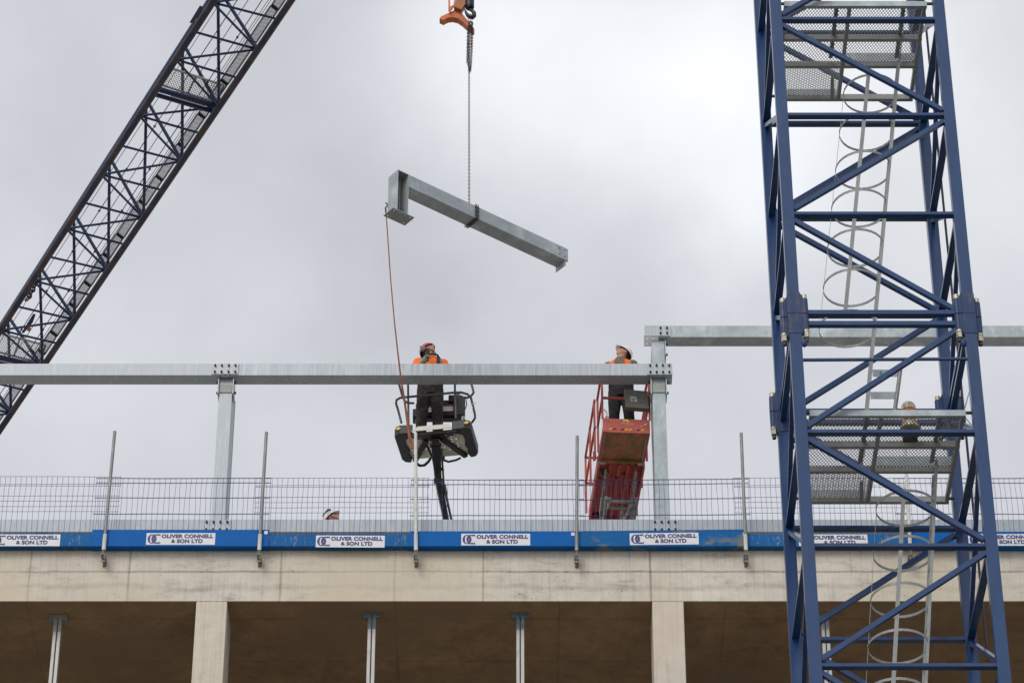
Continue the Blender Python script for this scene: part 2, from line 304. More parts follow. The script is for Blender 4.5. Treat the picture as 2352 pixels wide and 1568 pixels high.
# ---------------------------------------------------------------- mesh helpers
COL = scene.collection
class MB:
    def __init__(s): s.v = []; s.f = []; s.m = []; s.mi = 0; s.sm = False
    def add(s, vs_, fs):
        n = len(s.v); s.v += [tuple(v) for v in vs_]
        for f in fs: s.f.append([i + n for i in f]); s.m.append(s.mi)
        return s
    def box(s, c, size, rot=None):
        c = Vector(c); h = [x / 2 for x in size]; pts = []
        for sx in (-1, 1):
            for sy in (-1, 1):
                for sz in (-1, 1):
                    v = Vector((sx * h[0], sy * h[1], sz * h[2]))
                    if rot is not None: v = rot @ v
                    pts.append(c + v)
        return s.add(pts, [(0, 1, 3, 2), (4, 6, 7, 5), (0, 4, 5, 1), (2, 3, 7, 6), (0, 2, 6, 4), (1, 5, 7, 3)])
    def bbox(s, lo, hi):
        return s.box([(a + b) / 2 for a, b in zip(lo, hi)], [b - a for a, b in zip(lo, hi)])
    def bar(s, p, q, w, h, up=(0, 0, 1), w2=None, h2=None):
        p, q = Vector(p), Vector(q); d = (q - p).normalized(); up = Vector(up)
        if abs(d.dot(up)) > 0.98: up = Vector((0, 1, 0))
        sd_ = d.cross(up).normalized(); u2 = sd_.cross(d).normalized()
        w2 = w if w2 is None else w2; h2 = h if h2 is None else h2
        pts = []
        for (pt, ww, hh) in ((p, w, h), (q, w2, h2)):
            for (a, b) in ((-1, -1), (1, -1), (1, 1), (-1, 1)):
                pts.append(pt + sd_ * a * ww / 2 + u2 * b * hh / 2)
        return s.add(pts, [(3, 2, 1, 0), (4, 5, 6, 7), (0, 1, 5, 4), (1, 2, 6, 5), (2, 3, 7, 6), (3, 0, 4, 7)])
    def tube(s, p, q, r, n=10, r2=None):
        return s.path([p, q], [r, r if r2 is None else r2], n)
    def path(s, pts, r, n=8, closed=False, cap=True):
        pts = [Vector(p) for p in pts]; k = len(pts)
        rs = r if isinstance(r, (list, tuple)) else [r] * k
        prev = None; vs_ = []
        for i in range(k):
            if closed: d = (pts[(i + 1) % k] - pts[i - 1])
            else: d = pts[min(i + 1, k - 1)] - pts[max(i - 1, 0)]
            d = d.normalized()
            if prev is None:
                a = Vector((0, 0, 1)) if abs(d.z) < 0.9 else Vector((0, 1, 0))
                u = d.cross(a).normalized()
            else:
                u = (prev - d * prev.dot(d))
                u = u.normalized() if u.length > 1e-6 else d.orthogonal().normalized()
            prev = u; w = d.cross(u)
            for j in range(n):
                a = 2 * math.pi * j / n
                vs_.append(pts[i] + (u * math.cos(a) + w * math.sin(a)) * rs[i])
        fs = []
        for i in range(k if closed else k - 1):
            a = i * n; b = ((i + 1) % k) * n
            for j in range(n): fs.append((a + j, a + (j + 1) % n, b + (j + 1) % n, b + j))
        if not closed and cap:
            fs.append(tuple(reversed(range(n)))); fs.append(tuple(range((k - 1) * n, k * n)))
        return s.add(vs_, fs)
    def prism(s, poly, d):
        """poly: list of 3D points, extruded along vector d"""
        d = Vector(d); n = len(poly); poly = [Vector(p) for p in poly]
        return s.add(poly + [p + d for p in poly], [tuple(reversed(range(n))), tuple(range(n, 2 * n))] +
                     [(i, (i + 1) % n, n + (i + 1) % n, n + i) for i in range(n)])
    def ell(s, c, r, nu=16, nv=10, rot=None, fn=None):
        c = Vector(c); vs_ = []; r = r if isinstance(r, (tuple, list)) else (r, r, r)
        for i in range(nv + 1):
            th = math.pi * i / nv
            for j in range(nu):
                ph = 2 * math.pi * j / nu
                v = Vector((math.sin(th) * math.cos(ph), math.sin(th) * math.sin(ph), math.cos(th)))
                w = Vector((v.x * r[0], v.y * r[1], v.z * r[2]))
                if fn: w = fn(v, w)
                if rot is not None: w = rot @ w
                vs_.append(c + w)
        fs = []
        for i in range(nv):
            for j in range(nu):
                a, b = i * nu + j, i * nu + (j + 1) % nu
                fs.append((a, a + nu, b + nu, b))
        return s.add(vs_, fs)
    def build(s, name, m, parent=None, smooth=False, bevel=0.0):
        me = bpy.data.meshes.new(name)
        o = bpy.data.objects.new(name, me); COL.objects.link(o)
        off = Vector((0, 0, 0))
        if parent is not None:
            o.parent = parent; off = wloc(parent)
        me.from_pydata([tuple(Vector(v) - off) for v in s.v], [], s.f)
        ml = m if isinstance(m, (list, tuple)) else [m]
        for x in ml: me.materials.append(x)
        for p, i in zip(me.polygons, s.m): p.material_index = i
        bm = bmesh.new(); bm.from_mesh(me)
        bmesh.ops.remove_doubles(bm, verts=bm.verts, dist=1e-6)
        bmesh.ops.recalc_face_normals(bm, faces=bm.faces); bm.to_mesh(me); bm.free()
        if smooth:
            for p in me.polygons: p.use_smooth = True
            if smooth != 'full':
                md = None
                try:
                    me.set_sharp_from_angle(angle=R(40))
                except Exception: pass
        if bevel:
            md = o.modifiers.new('bevel', 'BEVEL'); md.width = bevel; md.segments = 2; md.limit_method = 'ANGLE'; md.angle_limit = R(40)
        return o
def wloc(o):
    v = Vector((0, 0, 0))
    while o is not None:
        v += Vector(o.location); o = o.parent
    return v
def tag(o, label, cat, group=None, kind=None):
    if label: o['label'] = label
    if cat: o['category'] = cat
    if group: o['group'] = group
    if kind: o['kind'] = kind
    return o
def empty(name, loc, label, cat, group=None):
    o = bpy.data.objects.new(name, None); COL.objects.link(o); o.location = loc
    o.empty_display_size = 0.2
    return tag(o, label, cat, group)
def structure(o, label=None):
    o['kind'] = 'structure'
    if label: o['label'] = label
    return o

# ================================================================ SETTING
F = 42.0                     # facade plane
YG = 42.26                   # front of the galvanised frame
g = MB(); g.add([(-900, -900, 0), (900, -900, 0), (900, 900, 0), (-900, 900, 0)], [(0, 1, 2, 3)])
structure(g.build('ground', M['ground']), 'bare sandy site ground reaching to the horizon')

Z_SLAB = py(1176, 1262, F).z
Z_SOF = py(1176, 1379.5, F).z
bld = empty('concrete_building', (0, F, 0), 'unfinished concrete frame building with pale edge beam and dark soffit behind the blue crane', 'building')
jx = [py(x, y, F).x for x, y in ((68, 1320), (296, 1320), (645, 1320), (907, 1320), (1110, 1320), (1494, 1320), (2205, 1320))]
jz = [py(1176, 1312.5, F).z]; wz = [py(1176, 1348, F).z]
# material coordinates are local to the building origin
cm = concrete('edge_beam_concrete', (0.67, 0.62, 0.54), (0.22, 0.185, 0.15), jx, jz, wz, pits=0.8, streak=0.3, var=0.13, tint=(0.64, 0.56, 0.43), blot=0.6)
M['edge'] = cm
eb = MB(); eb.bbox((-30, F, Z_SOF), (34, F + 0.02, Z_SLAB - 0.02))
eb.build('edge_beam', cm, bld)
sof_j = [py(x, 1380, F).x for x in (906, 1285, 1668, 2160, 480, 60)]
sof_y = [pz(1176, y, Z_SOF).y - F for y in (1420.7, 1518)]
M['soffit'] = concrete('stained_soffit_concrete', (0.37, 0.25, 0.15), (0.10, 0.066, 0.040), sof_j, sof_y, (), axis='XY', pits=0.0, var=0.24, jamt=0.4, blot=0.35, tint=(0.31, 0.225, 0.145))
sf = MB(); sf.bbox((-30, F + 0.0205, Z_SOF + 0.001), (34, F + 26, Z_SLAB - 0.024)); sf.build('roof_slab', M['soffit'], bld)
# pale screed strip on top of the slab, seen only from above
rs = MB(); rs.bbox((-30, F, Z_SLAB - 0.02), (34, F + 26, Z_SLAB)); rs.build('roof_surface', M['roof_deck'], bld)
colmat = concrete('column_concrete', (0.66, 0.60, 0.50), (0.27, 0.225, 0.18), (), (), (), pits=0.6, streak=0.35, var=0.10, blot=0.25)
colmat2 = concrete('patched_column_concrete', (0.66, 0.62, 0.55), (0.30, 0.24, 0.19), (), (), (), pits=0.4, streak=0.4, var=0.10, tint=(0.70, 0.54, 0.38), blot=0.2)
for (xa, xb, mt) in ((451, 522, colmat), (1498, 1570, colmat2), (2600, 2672, colmat)):
    a, b = py(xa, 1381, F).x, py(xb, 1381, F).x
    c = MB(); c.bbox((a, F + 0.004, 0), (b, F + 0.75, Z_SOF)); c.build('column', mt, bld, bevel=0.01)
a = py(-560, 1381, F).x
c = MB(); c.bbox((a, F + 0.004, 0), (a + 0.5, F + 0.75, Z_SOF)); c.build('column', colmat, bld, bevel=0.01)
for k, z in enumerate((Z_SOF - 3.9, Z_SOF - 8.3, Z_SOF - 12.7, Z_SOF - 17.1)):
    c = MB(); c.bbox((-30, F + 0.02, z - 0.8), (34, F + 26, z)); c.build('floor_slab', M['roof_deck'], bld)
for x in (-16, -4, 8, 20):
    c = MB(); c.bbox((x, F + 12, 0), (x + 0.6, F + 12.6, Z_SOF)); c.build('inner_column', colmat, bld)
c = MB(); c.bbox((-30, F + 25.6, 0), (34, F + 26, Z_SOF)); c.build('rear_wall', M['roof_deck'], bld)

# props under the soffit
def prop(xc, ytop, label, tint, dx):
    p = pz(xc, ytop + 6, Z_SOF); base = Z_SOF - 3.9
    e = empty('formwork_prop', (p.x, p.y, base), label, 'prop', 'props under the soffit')
    s = MB()
    s.bbox((p.x - 0.058, p.y - 0.05, base), (p.x - 0.008, p.y + 0.05, Z_SOF - 0.10))
    s.bbox((p.x + 0.008, p.y - 0.05, base), (p.x + 0.058, p.y + 0.05, Z_SOF - 0.10))
    s.build('shaft', M['prop'], e, bevel=0.006)
    c = MB(); c.bbox((p.x - 0.008, p.y - 0.03, base), (p.x + 0.008, p.y + 0.03, Z_SOF - 0.1)); c.build('slot', M['dark_slot'], e)  # dark bar filling the gap, standing for the shade between the tubes
    h = MB(); h.bbox((p.x - 0.135, p.y - 0.07, Z_SOF - 0.03), (p.x + 0.135, p.y + 0.07, Z_SOF - 0.004))
    h.bbox((p.x - 0.125, p.y - 0.055, Z_SOF - 0.075), (p.x + 0.125, p.y + 0.055, Z_SOF - 0.031))
    h.bbox((p.x - 0.06, p.y - 0.052, Z_SOF - 0.28), (p.x - 0.006, p.y + 0.052, Z_SOF - 0.076))
    h.bbox((p.x + 0.006, p.y - 0.052, Z_SOF - 0.28), (p.x + 0.06, p.y + 0.052, Z_SOF - 0.076))
    h.build('head_plate', M['prop_blue'] if tint else M['galv_dull'], e, bevel=0.003)
    for sx in (-0.09, 0.0, 0.09):
        b = MB(); b.tube((p.x + sx, p.y - 0.06, Z_SOF - 0.052), (p.x + sx, p.y - 0.045, Z_SOF - 0.052), 0.01, 6); b.build('bolt', M['bolt'], e)
prop(135, 1410, 'bare grey prop with a dull head plate, leftmost under the soffit', False, 0)
prop(855, 1404, 'pale prop with a sky blue head, just left of the middle soffit joint', True, 0)
prop(1195, 1405, 'pale prop with a blue head nearest the right concrete column', True, 0)
prop(1893, 1405, 'pale prop seen through the lattice of the blue crane mast', False, 0)

# ================================================================ GALVANISED FRAME
def zg(y, Y=None): return py(1176, y, YG if Y is None else Y).z
SEC = 0.25
BH = zg(834.5) - zg(862)
def bolt_row(par, xs, zs, Y, mt='bolt', r=0.017):
    for x in xs:
        for z in zs:
            b = MB(); b.tube((x, Y - 0.022, z), (x, Y - 0.002, z), r, 6); b.tube((x, Y - 0.038, z), (x, Y - 0.022, z), r * 0.62, 8)
            b.build('bolt', M[mt], par)
def gbeam(x0, x1, ztop, label, mat, name='steel_beam'):
    e = empty(name, ((x0 + x1) / 2, YG, ztop - BH), label, 'steel beam', 'galvanised frame beams')
    b = MB(); b.bbox((x0, YG, ztop - BH), (x1, YG + SEC, ztop)); b.build('box_section', mat, e, bevel=0.008)
    return e
zt = zg(834.5)
xs518 = py(518, 850, YG).x
x1544 = py(1544, 850, YG).x
bl = gbeam(-16, xs518 - 0.006, zt, 'long galvanised beam at the left, ending at the bolted joint over the left steel column', M['galv'])
bm_ = gbeam(xs518 + 0.006, x1544, zt, 'long galvanised beam in front of both workers, ending at the tall column', M['galv_streaked'])
def splice(par, xa, xb, ya, yb, bolts, holes=(), plane=YG, back=True):
    A, B = py(xa, ya, plane), py(xb, yb, plane)
    p = MB(); p.bbox((A.x, plane - 0.014, B.z), (B.x, plane - 0.002, A.z)); o = p.build('splice_plate', M['galv'], par, bevel=0.002)
    zs = (A.z - (A.z - B.z) * 0.2, A.z - (A.z - B.z) * 0.8)
    bolt_row(par, [A.x + (B.x - A.x) * t for t in bolts], zs, plane - 0.014)
    return A, B
splice(bm_, 487, 547, 836, 860, (0.13, 0.38, 0.64, 0.89))
splice(bm_, 1485.5, 1544.5, 835.5, 861, (0.13, 0.38, 0.63, 0.88))
# upper right beam
zt2 = zg(747.3)
x1512 = py(1513, 790, YG).x
br = gbeam(x1512, 16, zt2, 'upper galvanised beam passing behind the blue crane mast at the right', M['galv_mottled'])
A, B = py(1480, 748.7, YG), py(1540.3, 772.3, YG)
def plate_with_holes(par, x0, x1, z0, z1, Y, th, nx, nz, holes, mt, name='splice_plate', r=0.016):
    """plate in the XZ plane with real round holes"""
    s = MB(); cw = (x1 - x0) / nx; ch = (z1 - z0) / nz
    for i in range(nx):
        for j in range(nz):
            a, b = x0 + i * cw, x0 + (i + 1) * cw; c, d = z0 + j * ch, z0 + (j + 1) * ch
            if (i, j) not in holes: s.bbox((a, Y, c), (b, Y + th, d)); continue
            mx_, mz = (a + b) / 2, (c + d) / 2; ring = []; sq = []
            for k in range(8):
                t = math.pi / 4 * k; ring.append((mx_ + r * math.cos(t), mz + r * math.sin(t)))
            sq = [(b, mz), (b, d), (mx_, d), (a, d), (a, mz), (a, c), (mx_, c), (b, c)]
            for k in range(8):
                k2 = (k + 1) % 8; q = [ring[k], sq[k], sq[k2], ring[k2]]
                s.prism([(u, Y, w) for u, w in q], (0, th, 0))
    return s.build(name, mt, par)
plate_with_holes(br, A.x, B.x, B.z, A.z, YG - 0.014, 0.012, 4, 2, {(0, 0), (1, 0), (0, 1), (1, 1)}, M['galv'])
bolt_row(br, [A.x + (B.x - A.x) * t for t in (0.62, 0.87)], (B.z + (A.z - B.z) * .25, B.z + (A.z - B.z) * .75), YG - 0.014)
yb = YG + SEC + 0.002
plate_with_holes(br, A.x, B.x, B.z, A.z, yb, 0.012, 4, 2, {(0, 0), (1, 1), (0, 1)}, M['galv_dull'])

# bottom beam, half hidden by the toe boards
zb = zg(1192)
xl = py(500, 1192, YG).x; xr = py(1528, 1192, YG).x
b0 = gbeam(-16, xl - 0.005, zb, 'galvanised base beam behind the mesh at the left, ending under the left steel column', M['galv'])
b1 = gbeam(xl + 0.005, xr - 0.005, zb, 'galvanised base beam behind the mesh between the two steel columns, under the watching head', M['galv_streaked'])
b2 = gbeam(xr + 0.005, 16, zb, 'galvanised base beam behind the mesh right of the tall column and behind the mast', M['galv'])
def base_splice(par, xa, xb):
    A, B = py(xa, 1194, YG), py(xb, 1222, YG)
    p = MB(); p.bbox((A.x, YG - 0.014, B.z), (B.x, YG - 0.002, A.z)); p.build('splice_plate', M['galv'], par, bevel=0.002)
    zs = (zg(1199.7), zg(1217))
    bolt_row(par, [A.x + (B.x - A.x) * t for t in (0.13, 0.38, 0.63, 0.88)], zs, YG - 0.014, r=0.018)
base_splice(b1, 467, 529); base_splice(b1, 1496, 1559)
# stub feet hidden behind the toe boards
for x, par in ((-7, b0), (xl, b1), (-0.5, b1), (xr, b2), (7.2, b2), (12, b2)):
    s = MB(); s.bbox((x - 0.1, YG + 0.03, Z_SLAB), (x + 0.1, YG + 0.22, zb - BH - 0.002)); s.build('stub_foot', M['galv_dull'], par)

def gcolumn(xa, xb, yref, ztop, zbot, mt, label, br_side=(True, True)):
    a, b = py(xa, yref, YG + 0.09).x, py(xb, yref, YG + 0.09).x
    e = empty('steel_column', ((a + b) / 2, YG + 0.09, zbot), label, 'steel column', 'galvanised frame columns')
    s = MB(); y0 = YG + 0.09
    d = 0.62
    s.bbox((a, y0, zbot), (b, y0 + 0.02, ztop)); s.bbox((a, y0 + d - 0.02, zbot), (b, y0 + d, ztop))
    s.bbox((a + 0.006, y0 + 0.0205, zbot), (a + 0.02, y0 + d - 0.0205, ztop)); s.bbox((b - 0.02, y0 + 0.0205, zbot), (b - 0.006, y0 + d - 0.0205, ztop))
    s.build('shaft', mt, e)
    return e, a, b
lc, la, lb = gcolumn(498.5, 528.3, 980, zt - BH - 0.002, zb + 0.002, M['galv'], 'shorter galvanised column standing under the left bolted beam joint')
rc, ra, rb = gcolumn(1502.3, 1533.0, 1040, zt - BH - 0.002, zb + 0.002, M['galv_mottled'], 'tall mottled galvanised column beside the red scissor lift')
us = MB(); y0 = YG + 0.06
ua, ub = py(1497.5, 820, YG + .09).x, py(1526.5, 820, YG + .09).x
us.bbox((ua, y0, zt + 0.002), (ub, y0 + 0.02, zt2 - BH - 0.02)); us.bbox((ua + .004, y0 + 0.0205, zt + .002), (ua + .018, y0 + .55, zt2 - BH - .02)); us.bbox((ub - .018, y0 + 0.0205, zt + .002), (ub - .004, y0 + .55, zt2 - BH - .02))
us.build('upper_stub', M['galv_mottled'], rc)
def head_brackets(e, a, b, ztop, sides=(1, 1)):
    y0 = YG + 0.045
    s = MB(); s.bbox((a + 0.008, y0 + .03, ztop - 0.016), (b - 0.008, y0 + 0.35, ztop - 0.004))
    s.bbox((a + .004, YG + 0.075, ztop - 0.26), (b - .004, YG + 0.0885, ztop - 0.12)); s.build('cap_plate', M['galv_dull'], e)
    for (x0, x1, on, dr) in ((a - 0.024, a - 0.006, sides[0], -1), (b + 0.006, b + 0.024, sides[1], 1)):
        if not on: continue
        q = MB(); q.bbox((x0, y0, ztop - 0.30), (x1, y0 + 0.28, ztop - 0.004)); q.build('bracket_plate', M['galv'], e, bevel=0.002)
        for (dy, dz) in ((0.06, -0.06), (0.14, -0.20)):
            t = MB(); xx = x0 if dr < 0 else x1
            t.tube((xx, y0 + dy, ztop + dz), (xx + dr * 0.03, y0 + dy, ztop + dz), 0.02, 6); t.build('bolt', M['bolt'], e)
head_brackets(lc, la, lb, zt - BH); head_brackets(rc, ra, rb, zt - BH); head_brackets(rc, ua, ub, zt2 - BH, (0, 1))
gp = MB(); q = py(518, 862, YG)
gp.bbox((xs518 - 0.05, YG + 0.01, q.z - 0.012), (xs518 + 0.05, YG + 0.08, q.z - 0.0025)); gp.build('joint_shim', M['galv_dull'], bm_)

# ================================================================ EDGE PROTECTION
YB = 41.86        # mesh / toe board front plane
def text_mesh(txt, size, xs=1.0, bold=0.0):
    cu = bpy.data.curves.new('lettering', 'FONT'); cu.body = txt; cu.size = size; cu.offset = bold; cu.align_x = 'LEFT'
    cu.extrude = 0.0015; cu.space_character = 1.04
    o = bpy.data.objects.new('tmp', cu); COL.objects.link(o)
    dg = bpy.context.evaluated_depsgraph_get(); dg.update()
    me = bpy.data.meshes.new_from_object(o.evaluated_get(dg))
    bpy.data.objects.remove(o)
    vs_ = [(v.co.x * xs, v.co.y, v.co.z) for v in me.vertices]; fs = [tuple(p.vertices) for p in me.polygons]
    w = max(v[0] for v in vs_)
    bpy.data.meshes.remove(me)
    return vs_, fs, w
SW, SH = 1.065, 0.213      # sign width / height
TXT = (text_mesh('OLIVER CONNELL', 0.092, 1.22, 0.0042), text_mesh('SON LTD', 0.092, 1.22, 0.0042), text_mesh('&', 0.092, 1.22, 0.0), text_mesh('&', 0.092, 1.22, 0.0))
def emblem(mb):
    """interlocked O and C, thick-and-thin strokes; local x right, z up, centred"""
    def stroke(cx, cz, rx, rz, a0, a1, w0, w1, y, n=28, shift=0):
        o_, i_ = [], []
        for k in range(n + 1):
            t = R(a0 + (a1 - a0) * k / n)
            th = w0 + (w1 - w0) * abs(math.cos(t))
            o_.append((cx + rx * math.cos(t), cz + rz * math.sin(t)))
            i_.append((cx + (rx - th) * math.cos(t), cz + (rz - w0) * math.sin(t)))
        for k in range(n):
            mb.prism([(o_[k][0], y, o_[k][1]), (o_[k + 1][0], y, o_[k + 1][1]), (i_[k + 1][0], y, i_[k + 1][1]), (i_[k][0], y, i_[k][1])], (0, -0.0015, 0))
    stroke(-0.026, 0.0, 0.068, 0.084, 0, 360, 0.015, 0.036, 0.0)
    stroke(0.030, 0.0, 0.066, 0.084, 55, 305, 0.016, 0.036, -0.0016)
    for sgn in (1, -1):
        mb.prism([(0.050, -0.0032, sgn * 0.084), (0.098, -0.0032, sgn * 0.084), (0.094, -0.0032, sgn * 0.048), (0.082, -0.0032, sgn * 0.068), (0.050, -0.0032, sgn * 0.070)], (0, -0.0015, 0))
def sign(par, xl_, yt_, xr_=None, tilt=0.0):
    A = py(xl_, yt_, YB - 0.004); W = (py(xl_ + 158, yt_, YB).x - A.x); k = W / SW
    rot = Matrix.Rotation(tilt, 4, 'Y')
    def put(v): return A + rot @ Vector(v)
    b = MB(); b.prism([put((0, 0, 0)), put((W, 0, 0)), put((W, 0, -SH * k)), put((0, 0, -SH * k))], (0, 0.003, 0))
    s = b.build('sign', M['sign_white'], par)
    ink = MB()
    ex = MB(); emblem(ex)
    ink.add([put((0.116 * k + v[0] * k * 1.02, -0.002 + v[1], (-SH / 2 + v[2] * 1.0) * k)) for v in ex.v], ex.f)
    for (vs_, fs, w), x0, z0, tw in ((TXT[0], 0.235, -0.088, 0.80), (TXT[1], 0.475, -0.178, 0.40), (TXT[2], 0.385, -0.178, 0.062), (TXT[3], 0.388, -0.1775, 0.062)):
        sx = tw / w
        ink.add([put(((x0 + v[0] * sx) * k, -0.002 - v[2], (z0 + v[1] * 0.98) * k)) for v in vs_], fs)
    t = ink.build('lettering', M['sign_ink'], s)
    return s
def barrier(label, mx0, mx1, bx0, bx1, ytop, ybt, typ, board_mat, sgn, tilt=0.0, dyr=0.0, off=0.0):
    Yb = YB + off
    z1 = py(1176, ytop, Yb).z; zt_ = py(1176, ybt, Yb).z; zb_ = py(1176, 1253.5, Yb).z
    X0, X1 = py(mx0, 1160, Yb).x, py(mx1, 1160, Yb).x; B0, B1 = py(bx0, 1240, Yb).x, py(bx1, 1240, Yb).x
    e = empty('edge_barrier', ((X0 + X1) / 2, Yb, zb_), label, 'barrier', 'blue mesh edge barriers')
    w = MB(); rr = 0.0036
    if typ == 'A': hz = [ytop, ytop + 14.5, ytop + 18, ytop + 44, ytop + 56, ytop + 68, ytop + 80]
    else: hz = [ytop, ytop + 8, ytop + 45, ytop + 82]
    rnd = random.Random(int(mx0 * 7 + 13))
    dz = -(dyr) / 123.0
    def zz(x, z): return z + dz * (x - X0) / (X1 - X0)
    for k, y in enumerate(hz):
        z = py(1176, y, Yb).z; dy = 0.035 if (typ == 'A' and 0 < k < 3) or (typ == 'B' and k == 1) else 0.0
        n = 6; pts = [(X0 + (X1 - X0) * i / n, Yb + dy + 0.004 + rnd.uniform(-.003, .003), zz(X0 + (X1 - X0) * i / n, z) + (rnd.uniform(-.004, .004))) for i in range(n + 1)]
        w.path(pts, rr, 4)
        if typ == 'B': w.path([(a_, b_ + 0.009, c_ - 0.004) for a_, b_, c_ in pts], rr, 4)
    nv = int(round((X1 - X0) / 0.0785))
    zk = py(1176, hz[1], Yb).z
    for i in range(nv + 1):
        x = X0 + 0.012 + (X1 - X0 - 0.024) * i / nv + rnd.uniform(-.004, .004)
        j1, j2, j3 = (rnd.uniform(-.012, .012) for _ in range(3))
        zm = (zk + zt_) / 2
        pts = [(x + j3 * .3, Yb, zz(x, z1)), (x + j1 * .5, Yb + 0.035, zz(x, zk)), (x + j1, Yb + 0.004, zz(x, zk) - 0.12), (x + j2, Yb, zm), (x + j3 * .5, Yb, zt_ - 0.02)]
        w.path(pts, 0.0027, 4)
    w.build('wire_mesh', M['wire'], e)
    b = MB()
    b.prism([(B0, Yb, zz(B0, zt_)), (B1, Yb, zz(B1, zt_)), (B1, Yb, zb_), (B0, Yb, zb_)], (0, 0.012, 0))
    b.bbox((B0, Yb + 0.0125, zb_), (B1, F - 0.002 - max(0, 0), zb_ + 0.012))
    b.bbox((B0, Yb + 0.0125, zt_ - 0.012 + min(0, dz)), (B1, Yb + 0.03, zt_ - 0.001 + min(0, dz)))
    b.build('toe_board', board_mat, e)
    if sgn:
        s = sign(e, sgn[0], sgn[1], tilt=tilt)
        if off: s.location.y += off
    if typ == 'B':
        t = MB(); q = py(bx1 - 10, ybt + 3, Yb - 0.006); t.bbox((q.x, q.y, q.z - 0.055), (q.x + 0.05, q.y + 0.004, q.z)); t.build('tag', M['sign_white'], e)
    return e
barrier('mesh barrier with faded board at the far left end of the roof edge', -190, 274, -200, 209.5, 1094, 1224.5, 'A', M['board_faded'], (-19, 1224.8), off=0.02)
barrier('mesh barrier with clean bright blue board, right of the leftmost tube', 215.5, 620, 209.5, 617, 1097, 1215.7, 'B', M['board_blue'], (337, 1223.4), tilt=0.0)
barrier('mesh barrier with scratched board in front of the watching head', 584, 986, 580, 940.3, 1097, 1226, 'A', M['board_faded'], (726, 1227.2), tilt=0.006, off=0.02)
barrier('mesh barrier with clean blue board, right of the white splashed tube', 942, 1342, 940.3, 1322, 1100.5, 1219.2, 'B', M['board_blue'], (1059.6, 1224.8))
barrier('mesh barrier with mud-stained board under the red scissor lift and tall column', 1330, 1723, 1322, 1716, 1102, 1219, 'B', M['board_muddy'], (1446, 1224.0), tilt=-0.012, dyr=-4)
barrier('mesh barrier with faded board behind the left leg of the crane mast', 1687, 2086, 1694.6, 2092, 1097, 1225.8, 'A', M['board_faded'], (1834, 1224.8), off=0.02)
barrier('mesh barrier at the far right, beyond the crane mast', 2055, 2460, 2086, 2480, 1097, 1220, 'B', M['board_blue'], (2223, 1225.5))

def post(xt, yt, xb, yb, label, mt='tube', lower='tube'):
    Yp = YB - 0.045
    T, B_ = py(xt, yt, Yp), py(xb, yb, Yp)
    e = empty('scaffold_post', B_, label, 'scaffold tube', 'tubes holding the edge barriers')
    s = MB(); s.tube(B_, T, 0.0245, 14); s.mi = 1
    s.tube(B_ - (T - B_).normalized() * 0.0, B_ + (T - B_) * 0.13, 0.029, 14)
    s.build('tube', [M[mt], M['tube_splashed'] if lower == 's' else M[lower]], e, smooth=True)
    c = MB(); z = B_.z
    c.bbox((B_.x - 0.012, Yp - 0.02, z - 0.09), (B_.x + 0.012, Yp + 0.02, z - 0.005))
    c.bbox((B_.x - 0.03, Yp - 0.022, z - 0.095), (B_.x - 0.02, F - 0.004, z - 0.035))
    c.bbox((B_.x + 0.02, Yp - 0.022, z - 0.16), (B_.x + 0.03, F - 0.004, z - 0.06))
    c.bbox((B_.x - 0.022, F - 0.03, z - 0.17), (B_.x + 0.022, F - 0.004, z - 0.02))
    c.build('clamp', M['clamp'], e)
    k = MB(); k.tube((B_.x - 0.035, Yp - 0.005, z - 0.075), (B_.x + 0.035, Yp - 0.005, z - 0.075), 0.012, 6)
    k.tube((B_.x - 0.03, Yp + 0.03, z - 0.165), (B_.x + 0.03, Yp + 0.03, z - 0.165), 0.012, 6); k.build('bolt', M['nut'], e)
    r = MB(); mid = B_ + (T - B_) * 0.345; d = (T - B_).normalized(); r.tube(mid - d * 0.012, mid + d * 0.012, 0.0275, 12); r.build('collar', M[mt], e)
post(263.7, 990.4, 238, 1263, 'grey scaffold tube leaning right, leftmost on the roof edge', 'tube', 's')
post(611.9, 992.5, 595.4, 1263.4, 'grey scaffold tube right of the left steel column', 'tube', 's')
post(954.7, 994, 955.3, 1264, 'white mortar-splashed tube with a red paint mark in front of the boom lift basket', 'tube_splashed', 's')
post(1325.8, 1001.5, 1324.4, 1265, 'plain grey scaffold tube just left of the red scissor lift', 'tube', 'tube')
post(1702.3, 994.5, 1713.4, 1263.5, 'grey scaffold tube leaning left, beside the crane mast', 'tube', 's')
post(2077, 1000, 2091.2, 1264, 'pale scaffold tube seen through the crane mast', 'tube_splashed', 's')

# ================================================================ TOWER CRANE MAST
YF = 33.3; 
_t = YF / ray(1176, 784).y
XL = (1827 - 1176) / FPX * _t; XR = (2230 - 1176) / FPX * _t
W = XR - XL; YK = YF + W
def zf(y): return py(1176, y, YF).z
ny = [47, 267, 494, 735, 994, 1255, 1530]
NZ = [zf(y) for y in ny]
up = NZ[0] - NZ[1]; NZ = [NZ[0] + 2 * up, NZ[0] + up] + NZ
dn = NZ[-2] - NZ[-1]
k = NZ[-1]
while k > dn * 1.2:
    k -= dn; NZ.append(k)
IX = {'h%d' % y: i + 2 for i, y in enumerate(ny)}
mast = empty('crane_mast', ((XL + XR) / 2, (YF + YK) / 2, 0), 'blue square lattice crane mast rising past the right side of the building', 'crane mast')
TOP = NZ[0] + 1.0
ZJ = NZ[5]                       # bolted joint between mast sections
LW = 0.145
corner = {'FL': (XL, YF), 'FR': (XR, YF), 'BL': (XL, YK), 'BR': (XR, YK)}
def inner(c): return (1 if c[1] == 'L' else -1, 1 if c[0] == 'F' else -1)
JZ = ZJ + (zf(727) - zf(735))
